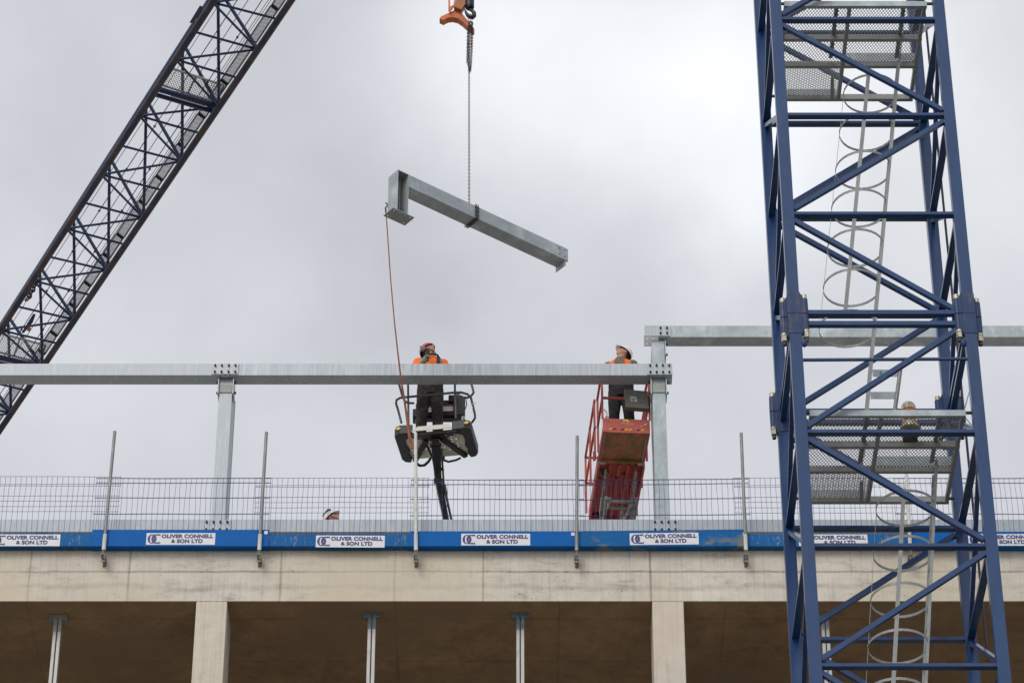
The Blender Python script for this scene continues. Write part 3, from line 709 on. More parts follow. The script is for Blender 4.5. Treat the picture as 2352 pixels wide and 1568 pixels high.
for nme, (x, y) in corner.items():
    sx, sy = inner(nme)
    for (z0, z1) in ((0.02, JZ - 0.004), (JZ + 0.004, TOP)):
        s = MB(); h = LW / 2; t = 0.02
        # leg: boxed angle with a slightly open inner corner
        s.bbox((x - h, y - h, z0), (x + h, y - h + t, z1)) if sy > 0 else s.bbox((x - h, y + h - t, z0), (x + h, y + h, z1))
        s.bbox((x - h, y - h + t + .001, z0), (x - h + t, y + h - t - .001, z1)); s.bbox((x + h - t, y - h + t + .001, z0), (x + h, y + h - t - .001, z1))
        s.bbox((x - h + .004, y + h - t, z0), (x + h - .004, y + h - .003, z1)) if sy > 0 else s.bbox((x - h + .004, y - h + .003, z0), (x + h - .004, y - h + t, z1))
        s.build('leg', M['blue'], mast)
def P(c, i, ins=0.0):
    x, y = corner[c]; return Vector((x, y, NZ[i]))
def shrink(p, q, d):
    v = (q - p).normalized(); return p + v * d, q - v * d
def member(name, c1, i1, c2, i2, w, h):
    p, q = P(c1, i1), P(c2, i2)
    hz = Vector((q.x - p.x, q.y - p.y, 0)).normalized()
    out_n = Vector((0, 0, 0))
    p2 = p + hz * (LW / 2 + 0.001); q2 = q - hz * (LW / 2 + 0.001)
    if abs(q.z - p.z) > 0.1:
        dz = (q.z - p.z); L_ = (q2 - p2).to_2d().length
        p2.z += math.copysign(0.09, dz); q2.z -= math.copysign(0.09, dz)
    fn = hz.cross(Vector((0, 0, 1)))        # face normal direction
    s = MB()
    d = (q2 - p2).normalized(); upv = fn.cross(d)
    s.bar(p2, q2, w, h, up=upv)
    return s.build(name, M['blue'], mast)
n = len(NZ)
for i in range(n):
    fac = [('FL', 'FR'), ('BL', 'BR'), ('FL', 'BL'), ('FR', 'BR')]
    for a_, b_ in fac:
        if i == 5:
            for dz in (zf(720) - zf(735), zf(745) - zf(735)):
                x1, y1 = corner[a_]; x2, y2 = corner[b_]
                p, q = Vector((x1, y1, NZ[i] + dz)), Vector((x2, y2, NZ[i] + dz)); hz = (q - p).normalized()
                s = MB(); s.bar(p + hz * (LW / 2 + .001), q - hz * (LW / 2 + .001), 0.075, 0.058); s.build('horizontal_strut', M['blue'], mast)
        else:
            member('horizontal_strut', a_, i, b_, i, 0.092, 0.042)
for i in range(n - 1):
    ev = (i % 2 == 0)      # node index 2 (y=47): front diagonal starts at the left leg
    member('diagonal_brace', 'FL' if ev else 'FR', i, 'FR' if ev else 'FL', i + 1, 0.062, 0.062)
    member('diagonal_brace', 'BR' if ev else 'BL', i, 'BL' if ev else 'BR', i + 1, 0.062, 0.062)
    member('diagonal_brace', 'BL' if ev else 'FL', i, 'FL' if ev else 'BL', i + 1, 0.055, 0.055)
    member('diagonal_brace', 'FR' if ev else 'BR', i, 'BR' if ev else 'FR', i + 1, 0.055, 0.055)
# thin tie rod just below the joint, front face
s = MB(); a_, b_ = py(1845, 826.5, YF), py(2225, 824, YF); s.bar(a_, b_, 0.035, 0.028); s.build('tie_rod', M['blue'], mast)
# bolted couplings on each leg
for nme, (x, y) in corner.items():
    sx, sy = inner(nme)
    for (ox, oy) in ((sx * 0.135, -sy * 0.03), (-sx * 0.055, sy * 0.0 - sy * 0.13 if False else sy * 0.02)):
        if ox * sx < 0: ox, oy = -sx * 0.125, sy * 0.05
        cx, cy = x + ox, y + oy
        s = MB(); s.mi = 0
        for sgn in (1, -1):
            zA, zB = JZ + sgn * 0.006, JZ + sgn * 0.235
            s.tube((cx, cy, zA), (cx, cy, zB), 0.044, 14, 0.041)
            # web plate tapering into the leg
            inn = (x + math.copysign(LW / 2, ox) * 0.8, cy)
            for dy in (-0.040, 0.018):
                s.prism([(inn[0], cy + dy, zA), (cx, cy + dy, zA), (cx, cy + dy, zB - sgn * 0.03), (inn[0], cy + dy, JZ + sgn * 0.36)], (0, 0.022, 0))
        s.build('coupling_lug', M['blue_worn'], mast, smooth=True)
        b = MB(); b.tube((cx, cy, JZ + 0.236), (cx, cy, JZ + 0.30), 0.036, 12, 0.034); b.build('coupling_cap', M['nut'], mast); b = MB()
        b.tube((cx, cy, JZ - 0.236), (cx, cy, JZ - 0.262), 0.042, 12); b.tube((cx, cy, JZ - 0.2615), (cx, cy, JZ - 0.345), 0.040, 6)
        b.build('coupling_nut', M['nut'], mast)
        b = MB(); b.tube((cx, cy, JZ - 0.345), (cx, cy, JZ - 0.40), 0.026, 10); b.build('coupling_bolt', M['bolt'], mast)
    # hanging eye lug under the coupling
    s = MB(); cx = x + sx * 0.10
    s.ell((cx, y - sy * 0.06, JZ - 0.44), (0.04, 0.035, 0.06), 12, 8); s.build('eye_lug', M['blue_worn'], mast, smooth=True)
sl = MB()
for nme, (x, y) in corner.items():
    h = LW / 2 + 0.006
    for sgn in (1, -1):
        z0, z1 = (JZ + 0.003, JZ + 0.30) if sgn > 0 else (JZ - 0.30, JZ - 0.003)
        for lo, hi in (((x - h, y - h, z0), (x + h, y - h + 0.0055, z1)), ((x - h, y + h - .0055, z0), (x + h, y + h, z1)), ((x - h, y - h + .006, z0), (x - h + .0055, y + h - .006, z1)), ((x + h - .0055, y - h + .006, z0), (x + h, y + h - .006, z1))):
            sl.bbox(lo, hi)
    sl.build('joint_sleeve', M['blue_worn'], mast); sl = MB()

# expanded metal in the plane O + u*U + v*V
def expanded(mb, O, U, V, lu, lv, pu, pv, w=0.0042, h=0.008):
    O, U, V = Vector(O), Vector(U).normalized(), Vector(V).normalized(); nrm = U.cross(V)
    for sgn in (1, -1):
        slope = pv / pu
        nlines = int(lu / pu + lv / pv) + 2
        for k in range(nlines):
            # line: v = sgn*slope*(u - u0)
            u0 = -lv / slope + k * pu if sgn > 0 else k * pu
            pts = []
            ua_, ub_ = (u0, u0 + lv / slope) if sgn > 0 else (u0, u0 - lv / slope)
            def clampu(u, v):
                return u, v
            pA, pB = Vector((ua_, 0)), Vector((ub_, lv))
            # clip to 0..lu
            t0, t1 = 0.0, 1.0; d = pB.x - pA.x
            if abs(d) > 1e-9:
                ta, tb = (0 - pA.x) / d, (lu - pA.x) / d
                if ta > tb: ta, tb = tb, ta
                t0, t1 = max(t0, ta), min(t1, tb)
            if t1 - t0 < 1e-3: continue
            a_ = pA + (pB - pA) * t0; b_ = pA + (pB - pA) * t1
            mb.bar(O + U * a_.x + V * a_.y, O + U * b_.x + V * b_.y, w, h, up=nrm)

def platform(yfront, label):
    ZP = py(1176, yfront, YF + 0.09).z - 0.0
    x0, x1 = XL + 0.13, XR - 0.13; y0, y1 = YF + 0.09, YK - 0.09
    e = empty('mast_platform', ((x0 + x1) / 2, (y0 + y1) / 2, ZP - 0.09), label, 'platform', 'grating platforms inside the mast')
    def br(name, lo, hi, mt='galv_dull'):
        s = MB(); s.bbox(lo, hi); s.build(name, M[mt], e)
    dep = y1 - y0
    ym1, ym2 = y0 + dep * 0.34, y0 + dep * 0.62
    hh = 0.085
    for (ya, nm) in ((y0, 'front_beam'), (ym1, 'cross_beam'), (ym2, 'cross_beam'), (y1 - 0.05, 'rear_beam')):
        s = MB(); s.bbox((x0, ya, ZP - hh), (x1, ya + 0.008, ZP)); s.bbox((x0, ya + 0.0085, ZP - hh), (x1, ya + 0.058, ZP - hh + 0.008))
        s.build(nm, M['galv_mottled'] if nm == 'front_beam' else M['galv_dull'], e)
    xm = x0 + (x1 - x0) * 0.45
    for xx in (x0, xm, x1 - 0.05):
        s = MB(); s.bbox((xx, y0 + 0.06, ZP - hh + 0.01), (xx + 0.045, y1 - 0.052, ZP - hh + 0.018)); s.bbox((xx, y0 + 0.06, ZP - hh + 0.0185), (xx + 0.007, y1 - 0.052, ZP - 0.004)); s.build('side_beam', M['galv_dull'], e)
    gz = ZP - 0.012
    g_ = MB(); expanded(g_, (x0 + 0.01, y0 + 0.065, gz), (1, 0, 0), (0, 1, 0), x1 - x0 - 0.02, ym2 - y0 - 0.07, 0.042, 0.075)
    g_.build('grating', M['grating'], e)
    g_ = MB(); expanded(g_, (x0 + 0.01, ym2 + 0.065, gz), (1, 0, 0), (0, 1, 0), xm - x0 - 0.01, y1 - ym2 - 0.12, 0.066, 0.036, 0.0036)
    g_.build('grating', M['grating'], e)
    # kick plate round the ladder opening
    s = MB(); s.bbox((xm + 0.06, ym2 - 0.012, ZP + 0.001), (x1 - 0.03, ym2 - 0.004, ZP + 0.13)); s.build('kick_plate', M['galv_mottled'], e)
    s = MB(); s.bbox((x0 + 0.02, y1 - 0.012, ZP + 0.001), (xm, y1 - 0.004, ZP + 0.12)); s.build('kick_plate', M['galv_mottled'], e)
    # short link arms that hold the platform to the legs
    for (xx, dx) in ((x0 - 0.06, 0.06), (x1, 0.06)):
        for yy in (y0 + 0.01, y1 - 0.05):
            s = MB(); s.bbox((xx - 0.01, yy, ZP - 0.04), (xx + dx + 0.01, yy + 0.03, ZP - 0.012)); s.build('bracket', M['black_steel'], e)
    # hinged hatch bits hanging at the opening
    s = MB(); s.bar((xm - 0.10, y1 - 0.52, ZP - hh + .0), (xm - 0.07, y1 - 0.06, ZP - hh - 0.03), 0.045, 0.02); s.build('hatch_hinge', M['galv_dull'], e)
    return e, ZP, (x0, x1, y0, y1, xm, ym2)
pf1, ZP1, d1 = platform(3, 'upper grating platform inside the mast, at the top of the picture')
pf2, ZP2, d2 = platform(941, 'lower grating platform inside the mast, carrying the amber beacon')
# light uprights standing on the platforms, seen through the grating
for (e, ZP, d) in ((pf1, ZP1, d1), (pf2, ZP2, d2)):
    for fx in (0.36, 0.83):
        xx = d[0] + (d[1] - d[0]) * fx
        s = MB(); s.bbox((xx, d[2] + 0.1, ZP + 0.004), (xx + 0.055, d[5] - 0.05, ZP + 0.012)); s.build('grating_strap', M['galv_mottled'], e)

YC = 34.62   # cage centre line
def ladder(XA, zA, XB, zB, ztop, zbot, hoops, label):
    def xa(z): return XA + (XB - XA) * (z - zA) / (zB - zA)
    e = empty('caged_ladder', (xa(zbot), YC, zbot), label, 'ladder', 'caged ladders inside the mast')
    for yy in (YC - 0.17, YC + 0.17):
        s = MB(); s.bar((xa(zbot), yy, zbot), (xa(ztop), yy, ztop), 0.040, 0.02, up=(0, 1, 0)); s.build('stringer', M['galv_dull'], e)
    z = zbot + 0.15; n_ = int((ztop - zbot - 0.1) / 0.28)
    for k in range(n_):
        X = xa(z); s = MB(); s.tube((X, YC - 0.14, z), (X, YC + 0.14, z), 0.012, 6); s.build('rung', M['galv_dull'], e); z += 0.28
    ry, rx = 0.40, 0.36
    for zz_ in hoops:
        X = xa(zz_); pts = [(X, YC - 0.165, zz_)]
        for k in range(0, 25):
            t = R(-24 - (360 - 48) * k / 24.0)
            pts.append((X - 0.335 + rx * 1.02 * math.cos(t), YC + ry * math.sin(t), zz_))
        pts.append((X, YC + 0.165, zz_))
        s = MB()
        for a_, b_ in zip(pts[:-1], pts[1:]): s.bar(a_, b_, 0.006, 0.035)
        s.build('hoop', M['galv_dull'], e)
    zb_, zt_ = min(hoops) - 0.03, max(hoops) + 0.03
    for (ang) in (-100, 180):
        t = R(ang)
        s = MB(); xx, yy = X - 0.335 + rx * math.cos(t), YC + ry * math.sin(t)
        w_ = (0.05, 0.006) if ang != 180 else (0.006, 0.012)
        s.bar((xx - X + xa(zb_), yy - .008, zb_), (xx - X + xa(zt_), yy - .008, zt_), w_[0], w_[1], up=(0, 1, 0)); s.build('cage_strap', M['galv_dull'], e)
    return e
def hoop_z(ys): return [py(1176, y, YC - 0.40).z for y in ys]
la_, lb2 = py(2064, 141, YC), py(1991.5, 933, YC); lc_, ld_ = py(2147.5, 1082, YC), py(2124, 1568, YC); X1 = lb2.x
ladder(la_.x, la_.z, lb2.x, lb2.z, ZP1 + 0.9, ZP2 + 0.02, hoop_z([171.6, 259, 347, 435, 526.5, 618, 712]), 'caged ladder climbing from the beacon platform to the upper platform')
hz2 = hoop_z([1126, 1230, 1337, 1445, 1557]); st = hz2[3] - hz2[4]
while hz2[-1] > ZP2 - 6.5: hz2.append(hz2[-1] - st)
ladder(lc_.x, lc_.z, ld_.x, ld_.z, ZP2 - 0.02, ZP2 - 7.2, hz2, 'caged ladder hanging below the beacon platform in front of the concrete')
# safety strut beside the ladder foot on the lower platform
e = empty('ladder_strut', (X1 + 0.2, YC, ZP2), 'short tube strut with a split pin clamped beside the foot of the upper ladder', 'strut')
A = py(2068, 850, YC); B = py(2055, 945, YC)
s = MB(); s.tube(B, A, 0.026, 12); s.build('tube', M['tube'], e, smooth=True)
for (xa, ya, xb, yb_) in ((2004, 853, 2062, 853), (1999, 904, 2060, 904)):
    p_, q_ = py(xa, ya, YC + .03), py(xb, yb_, YC + .03); s = MB(); s.bbox((p_.x, p_.y, p_.z - 0.075), (q_.x, p_.y + 0.008, p_.z + 0.03)); s.build('clamp_plate', M['galv_mottled'], e)
q_ = py(2022, 855, YC + .02); s = MB(); s.prism([(q_.x - .015, q_.y, q_.z - .01), (q_.x + .02, q_.y, q_.z - .02), (q_.x + .015, q_.y, q_.z + .025)], (0, -.003, 0)); s.build('paint_mark', M['green_mark'], e)
# beacon
Pb = Vector((d2[0] + (d2[1] - d2[0]) * 0.645, 0, 0)); Yb_ = d2[2] + 0.40
bx = (2086 - 1176) / FPX * (py(2086, 930, Yb_).y / ray(2086, 930).y)
e = empty('warning_beacon', (bx, Yb_, ZP2), 'clear domed warning beacon with an amber band on the lower mast platform', 'beacon')
s = MB(); s.tube((bx, Yb_, ZP2 + 0.002), (bx, Yb_, ZP2 + 0.06), 0.10, 20); s.build('base', M['nut'], e, smooth=True)
s = MB(); s.tube((bx, Yb_, ZP2 + 0.061), (bx, Yb_, ZP2 + 0.27), 0.086, 20); s.build('amber_band', M['amber'], e, smooth=True)
s = MB(); s.path([(bx, Yb_, ZP2 + 0.271), (bx, Yb_, ZP2 + 0.32), (bx, Yb_, ZP2 + 0.355), (bx, Yb_, ZP2 + 0.37)], [0.092, 0.088, 0.07, 0.03], 20); s.build('dome', M['lens'], e, smooth=True)
s = MB(); s.bbox((bx - 0.09, Yb_ + 0.02, ZP2 - 0.13), (bx + 0.09, Yb_ + 0.12, ZP2 - 0.03)); s.build('junction_box', M['boom'], e, bevel=0.01)
s = MB(); s.tube((bx, Yb_, ZP2 - 0.018), (bx, Yb_, ZP2 - 0.0), 0.13, 20); s.build('mounting_ring', M['nut'], e, smooth=True)
# cables along the right back leg
def cable(name, pts, r, mt, label, cat='cable', grp=None):
    s = MB(); s.path(pts, r, 6); o = s.build(name, mt, None, smooth=True); return tag(o, label, cat, grp)
pp = [py(2245, 845, YK - .4), py(2232, 880, YK - .4), py(2215, 940, YK - .4), py(2218, 960, YK - .42), py(2244, 990, YK - .5)]
cable('cable', pp, 0.008, M['cable_blue'], 'pale blue cable tied down the inside of the right rear mast leg')
cable('cable', [py(2121 + (k * 190 - 5) * .098, k * 190 - 5, YK - 0.25) for k in range(9)], 0.016, M['rope'], 'dark power cable running straight down the right rear mast leg')

# ================================================================ LUFFING JIB BEHIND
def xL(y): return 492 - y / 1.5437
def xR(y): return 670 - y / 1.4731
def DD(y): return 60 + y / 900 * 8
LY = [-115, -50, 6, 73, 137, 204, 266, 334, 401, 465, 525, 589, 644, 703, 758, 812, 865, 917, 968, 1018]
RY = [-90, -22, 45, 114, 180, 246, 307, 371, 437, 501, 562, 621, 678, 734, 789, 843, 897, 949, 1000, 1050]
# list index 2 is node 0 in the photograph's count
def JL(y, dx=0, dd=0): return pd(xL(y) + dx, y, DD(y) + dd)
def JR(y, dx=0, dd=0): return pd(xR(y) + dx, y, DD(y) + dd)
def JT(y): return pd(xL(y) - 9 + y / 900 * 6, y, DD(y) + 1.2)
j0 = JL(1050); jib = empty('crane_jib', j0, 'dark navy lattice crane jib slanting up across the top left of the sky', 'crane jib')
s = MB(); s.tube(JL(1060), JL(-140), 0.066, 14); s.build('chord', M['jib_rust'], jib, smooth=True)
s = MB(); s.tube(JR(1090), JR(-140), 0.064, 14); s.build('chord', M['jib_rust'], jib, smooth=True)
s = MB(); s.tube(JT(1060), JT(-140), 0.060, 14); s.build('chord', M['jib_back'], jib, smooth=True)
def brace(p, q, r=0.023, mt='jib', nm='lattice_brace'):
    s = MB(); s.tube(p, q, r, 8); s.build(nm, M[mt], jib, smooth=True)
for i, (ly, ry) in enumerate(zip(LY, RY)):
    cross = i in (5, 15)
    if not cross: brace(JL(ly), JR(ry), nm='rung_brace')
    if i % 2 == 0:
        if i > 0: brace(JL(ly), JR(RY[i - 1]))
        if i < len(RY) - 1: brace(JL(ly), JR(RY[i + 1]))
    # back face braces, from the top chord to the right chord
    if i % 2 == 1:
        yt_ = ly + (LY[i + 1] - ly) * 0.4 if i + 1 < len(LY) else ly
        for k in (2, 4):
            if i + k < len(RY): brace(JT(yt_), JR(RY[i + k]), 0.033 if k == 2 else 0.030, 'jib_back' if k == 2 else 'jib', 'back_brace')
    if i % 2 == 0: brace(JT(ly), JL(ly), 0.02, nm='side_brace')
# heavy cross beams with their grating
for i in (5, 15):
    a_, b_ = JL(LY[i]), JR(RY[i]); d = (b_ - a_).normalized()
    s = MB(); s.tube(a_, b_, 0.055, 12); s.build('cross_beam', M['jib'], jib, smooth=True)
    off = (JL(LY[i] + 12) - JL(LY[i]))
    s = MB(); s.tube(a_ + off, b_ + off, 0.045, 12); s.build('cross_beam', M['jib'], jib, smooth=True)
    s = MB(); c = a_ + (b_ - a_) * 0.5 + off * 0.5 - ray(400, 240).normalized() * 0.05; s.bar(c - d * 0.3, c + d * 0.35, 0.03, 0.02); s.build('white_marking', M['white_plate'], jib)
    u1, u2 = JL(LY[i] - 10, 0, 0.3), JR(RY[i] - 10, -14, 0.3); v = (JL(LY[i] - 48, 0, 0.45) - u1)
    s = MB(); uu = (u2 - u1); expanded(s, u1, uu, v - uu.normalized() * v.dot(uu.normalized()), uu.length, (v - uu.normalized() * v.dot(uu.normalized())).length, 0.055, 0.06, 0.007, 0.007)
    s.build('platform_grating', M['galv_dull'], jib)
    vp = v - uu.normalized() * v.dot(uu.normalized())
    for (p_, q_) in ((u1, u2), (u1 + vp, u2 + vp), (u1, u1 + vp), (u2, u2 + vp), (u1 + uu * .5, u1 + uu * .5 + vp)):
        s = MB(); s.bar(p_, q_, 0.03, 0.03); s.build('platform_frame', M['galv_dull'], jib)
# walkway panels along the right chord
wy = [-60, 13, 90, 184, 261, 330, 404, 461, 537, 583, 647, 697, 761, 803, 868, 930, 990]
for a, b in zip(wy[:-1], wy[1:]):
    dd = 0.45
    p0, p1 = JR(a + 1, -39, dd), JR(a + 1, -15, dd - .1); q0, q1 = JR(b - 1, -38, dd), JR(b - 1, -15, dd - .1)
    U = p0 - q0; V = (q1 - q0); V = V - U.normalized() * V.dot(U.normalized())
    s = MB(); expanded(s, q0, U, V, U.length, V.length, 0.04, 0.034, 0.0065, 0.0065); s.build('walkway_grating', M['grating'], jib)
    s = MB()
    for (m, n_) in ((q0, q0 + U), (q0 + V, q0 + U + V)): s.bar(m, n_, 0.024, 0.03)
    s.build('walkway_frame', M['grating'], jib)
    s = MB(); s.bar(q0, q0 + V, 0.06, 0.04)
    for k in range(4): s.ell(q0 + V * (k + .5) / 4, 0.033, 8, 6)
    s.build('step_grip', M['black_steel'], jib)
for (fr, dd, r) in ((0.10, 0.9, .006), (0.30, 0.8, .009), (0.44, 0.9, .007), (0.62, 0.7, .009), (0.70, 0.6, .006), (0.735, .75, .006)):
    P0 = JL(-130, 0, dd) + (JR(-130, 0, dd) - JL(-130, 0, dd)) * fr; P1 = JL(1050, 0, dd) + (JR(1050, 0, dd) - JL(1050, 0, dd)) * (fr + 0.01)
    s = MB(); s.tube(P0, P1, r, 5); s.build('rope', M['rope'], jib)
    if fr in (0.30, 0.62):
        for t in [0.08 * k for k in range(1, 13)]:
            c = P0 + (P1 - P0) * t; s = MB(); s.ell(c, 0.026, 8, 6); s.build('rope_guide', M['jib'], jib)
# pendant sheave blocks sitting on the left edge
for (cx, cy, sc) in ((449, 36, 0.9), (64, 745, 1.25)):
    c = pd(cx, cy, DD(cy) + (0.15 if cy < 100 else .4)); u = (JL(0) - JL(600)).normalized(); w = ray(cx, cy).normalized()
    s = MB(); side = u.cross(w)
    s.prism([c - u * .22 * sc - side * .04, c + u * .10 * sc - side * .09, c + u * .30 * sc - side * .03, c + u * .28 * sc + side * .04, c - u * .25 * sc + side * .03], w * 0.08)
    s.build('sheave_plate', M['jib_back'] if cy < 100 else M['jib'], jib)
    s = MB(); q = c - u * 0.08 * sc - side * .10; s.tube(q - w * .1, q + w * .18, 0.045, 10); s.build('sheave_pin', M['deck_rust'], jib)
def link_chain(mb, pts, pitch, wire, wide=1.35):
    """real oval links along a polyline"""
    segs = [(Vector(a), Vector(b)) for a, b in zip(pts[:-1], pts[1:])]
    flip = False; carry = 0.0
    for a, b in segs:
        d = b - a; Ld = d.length; d.normalize(); s_ = carry
        u = d.cross(Vector((0, 1, 0.3))).normalized(); w = d.cross(u)
        while s_ < Ld:
            c = a + d * s_; x = u if flip else w
            lp = []
            hl = pitch * 0.5; hw = wire * wide
            for (p_, q_) in ((-hl, -hw * .7), (-hl * 1.35, 0), (-hl, hw * .7), (0, hw), (hl, hw * .7), (hl * 1.35, 0), (hl, -hw * .7), (0, -hw)):
                lp.append(c + d * p_ + x * q_)
            mb.path(lp, wire * 0.5, 4, closed=True)
            flip = not flip; s_ += pitch
        carry = s_ - Ld
s = MB(); link_chain(s, [JL(640, 4, .1), JL(655, 12, .1), JL(690, 16, .1)], 0.10, 0.04); s.build('pendant_chain', M['chain'], jib)

# ================================================================ SUSPENDED LOAD
YL = 40.9
Z0 = py(1085, 469, YL - 0.08).z
E0 = pz(939.8, 401, Z0); E1 = pz(1305, 572, Z0)
dv = (E1 - E0).normalized(); nv_ = Vector((dv.y, -dv.x, 0))          # towards the camera
LL = (E1 - E0).length
zz = Vector((0, 0, 1))
mid = (E0 + E1) / 2
load = empty('suspended_beam', mid - zz * 0.24, 'galvanised beam with a short upright end stub, hanging tilted in view from a chain', 'steel beam')
def slab_(p, a, b, c):
    s = MB(); p = Vector(p); pts = []
    for i in (0, 1):
        for j in (0, 1):
            for k in (0, 1): pts.append(p + a * i + b * j + c * k)
    s.add(pts, [(0, 1, 3, 2), (4, 6, 7, 5), (0, 4, 5, 1), (2, 3, 7, 6), (0, 2, 6, 4), (1, 5, 7, 3)]); return s
HL, DL = 0.238, 0.245
slab_(E0 - zz * HL, dv * LL, -nv_ * DL, zz * HL).build('box_section', M['galv_mottled'], load, bevel=0.008)
# bolt holes near the far end: flat dark discs, the shade inside put in as colour
for sx in (LL - 0.07, LL - 0.17):
    for sz in (-0.06, -0.18):
        c = E0 + dv * sx + zz * sz; s = MB(); s.tube(c + nv_ * 0.001, c - nv_ * 0.012 + nv_ * .0125, 0.013, 10); s.build('bolt_hole', M['dark_slot'], load)
sw = 0.205; S0 = E0 - dv * (sw + 0.004); SHt = 0.775
t = 0.011
for nm, sb, mt in (('stub_side', slab_(S0 - zz * SHt, dv * t, -nv_ * DL, zz * SHt), 'galv_mottled'),
                   ('stub_side', slab_(S0 + dv * (sw - t) - zz * SHt, dv * t, -nv_ * DL, zz * SHt), 'galv'),
                   ('stub_web', slab_(S0 + dv * (t + .001) - nv_ * (DL - t) - zz * SHt, dv * (sw - 2 * t - .002), -nv_ * t, zz * (SHt - .001)), 'galv'),
                   ('stub_cap', slab_(S0 + dv * (t + .001) - zz * (t + .002), dv * (sw - 2 * t - .002), -nv_ * (DL - t - .001), zz * t), 'galv_dull')):
    sb.build(nm, M[mt], load)
s = slab_(S0 + dv * (sw * .60) - nv_ * .12 - zz * (SHt - .001), dv * t, -nv_ * (DL - t - .13), zz * (SHt - .016)); s.build('stub_stiffener', M['galv_dull'], load)
bp = S0 - zz * (SHt + 0.014) - dv * 0.085 + nv_ * 0.012
Lp, Wp = 0.40, 0.245
def holed(O, U, V, lu, lv, nx, nz, r, th, holes):
    s = MB(); U = U.normalized(); V = V.normalized(); nn = U.cross(V).normalized()
    if nn.z < 0: nn = -nn
    cw, ch = lu / nx, lv / nz
    for i in range(nx):
        for j in range(nz):
            a, b, c, d = i * cw, (i + 1) * cw, j * ch, (j + 1) * ch
            if (i, j) not in holes:
                s.prism([O + U * a + V * c, O + U * b + V * c, O + U * b + V * d, O + U * a + V * d], nn * th); continue
            mx_, my_ = (a + b) / 2, (c + d) / 2
            ring = [(mx_ + r * math.cos(math.pi / 4 * k), my_ + r * math.sin(math.pi / 4 * k)) for k in range(8)]
            sq = [(b, my_), (b, d), (mx_, d), (a, d), (a, my_), (a, c), (mx_, c), (b, c)]
            for k in range(8):
                k2 = (k + 1) % 8; s.prism([O + U * x + V * y for x, y in (ring[k], sq[k], sq[k2], ring[k2])], nn * th)
    return s
holed(bp, dv, -nv_, Lp, Wp, 4, 3, 0.014, 0.013, {(0, 0), (1, 0), (2, 0), (3, 0), (0, 2), (1, 2), (2, 2), (3, 2)}).build('base_plate', M['galv_dull'], load)
slab_(E1 - dv * 0.06 - zz * (HL + 0.10) , dv * 0.012, -nv_ * DL, zz * 0.098).build('end_plate', M['galv'], load)
# chain: up to the hook
ctr = E0 + (E1 - E0) * ((1078 - 939.8) / 365.0) - nv_ * (DL / 2)
chx = py(1077.6, 300, ctr.y)
def cpt(x, y): return py(x, y, ctr.y)
chain = empty('lifting_chain', cpt(1077, 300), 'long steel lifting chain with a doubled bundle at its top, wrapped round the hanging beam', 'chain')
s = MB(); link_chain(s, [cpt(1077.4, 166), Vector((cpt(1077.6, 463).x, ctr.y, Z0 + 0.02))], 0.036, 0.0095); s.build('main_chain', M['chain'], chain)
wr = []
c0 = E0 + (E1 - E0) * ((1092.5 - 939.8) / 365.0)
for off in (0.0, 0.04):
    q = c0 + dv * (off - 0.02); e_ = 0.012
    s = MB(); link_chain(s, [q + zz * e_ - nv_ * (DL + e_), q + zz * e_ + nv_ * e_, q - zz * (HL + e_) + nv_ * e_, q - zz * (HL + e_) - nv_ * (DL + e_), q + zz * e_ - nv_ * (DL + e_)], 0.036, 0.011)
    s.build('wrapped_chain', M['chain'], chain)
def hk(cx, cy): return (992.25 + .1172 * cx, .1172 * cy)
for pl in ([(722, 455), (700, 700), (692, 1000), (688, 1255)], [(735, 465), (722, 800), (718, 1100), (722, 1430)], [(760, 460), (745, 760), (735, 1100), (728, 1430)],
           [(790, 450), (790, 700), (783, 1000), (765, 1310), (735, 1420)], [(775, 455), (770, 800), (765, 1050), (752, 1400)], [(712, 560), (705, 900), (705, 1200), (712, 1350)]):
    s = MB(); link_chain(s, [cpt(*hk(a, b)) + Vector((0, random.uniform(-.03, .03), 0)) for a, b in pl], 0.034, 0.0095); s.build('chain_strand', M['chain'], chain)
s = MB(); lp = [cpt(*hk(a, b)) for a, b in ((755, 275), (765, 330), (762, 400), (740, 440), (712, 430), (705, 370), (712, 320), (735, 290))]; s.path(lp, 0.009, 6, closed=True)
lp = [cpt(*hk(a, b)) + Vector((0, .02, 0)) for a, b in ((740, 400), (795, 430), (790, 480), (740, 500), (715, 470), (718, 420))]; s.path(lp, 0.013, 6, closed=True)
s.build('master_link', M['nut'], chain)
# hook block
hb = empty('crane_hook', cpt(*hk(740, 200)), 'black crane hook and cylindrical weight beside a curved orange guard plate', 'crane hook')
s = MB(); c_ = cpt(*hk(737, 170)); x_, y_, z_ = c_
s.tube((x_, y_, z_ + 0.02), (x_, y_, z_ + 0.55), 0.073, 24); s.tube((x_, y_, z_ + 0.0), (x_, y_, z_ + 0.02), 0.062, 24); s.build('weight', M['black_steel'], hb, smooth=True)
s = MB(); s.path([cpt(*hk(a, b)) for a, b in ((737, 165), (745, 190), (790, 215), (825, 260), (822, 315), (785, 345), (735, 335), (695, 300), (665, 250), (640, 172))], [.026, .026, .030, .034, .040, .042, .036, .030, .022, .004], 10)
s.build('hook', M['black_steel'], hb, smooth=True)
s = MB(); s.tube((x_, y_, z_ + 0.55), (x_ + 0.3, y_, z_ + 34), 0.014, 8); s.build('hoist_rope', M['rope'], hb)
og = [(145, 365), (175, 325), (310, 262), (432, 205), (435, 120), (500, -40), (560, -330), (690, -330), (640, 0), (648, 80), (570, 195), (565, 238), (640, 330), (720, 430), (832, 568), (815, 600), (770, 575), (690, 515), (600, 430), (500, 362), (400, 340), (320, 350), (255, 378), (228, 400)]
s = MB(); s.prism([py(*hk(a, b), ctr.y + 0.03) for a, b in og], (0, 0.13, 0)); s.build('orange_guard', M['orange_paint'], hb, bevel=0.004)
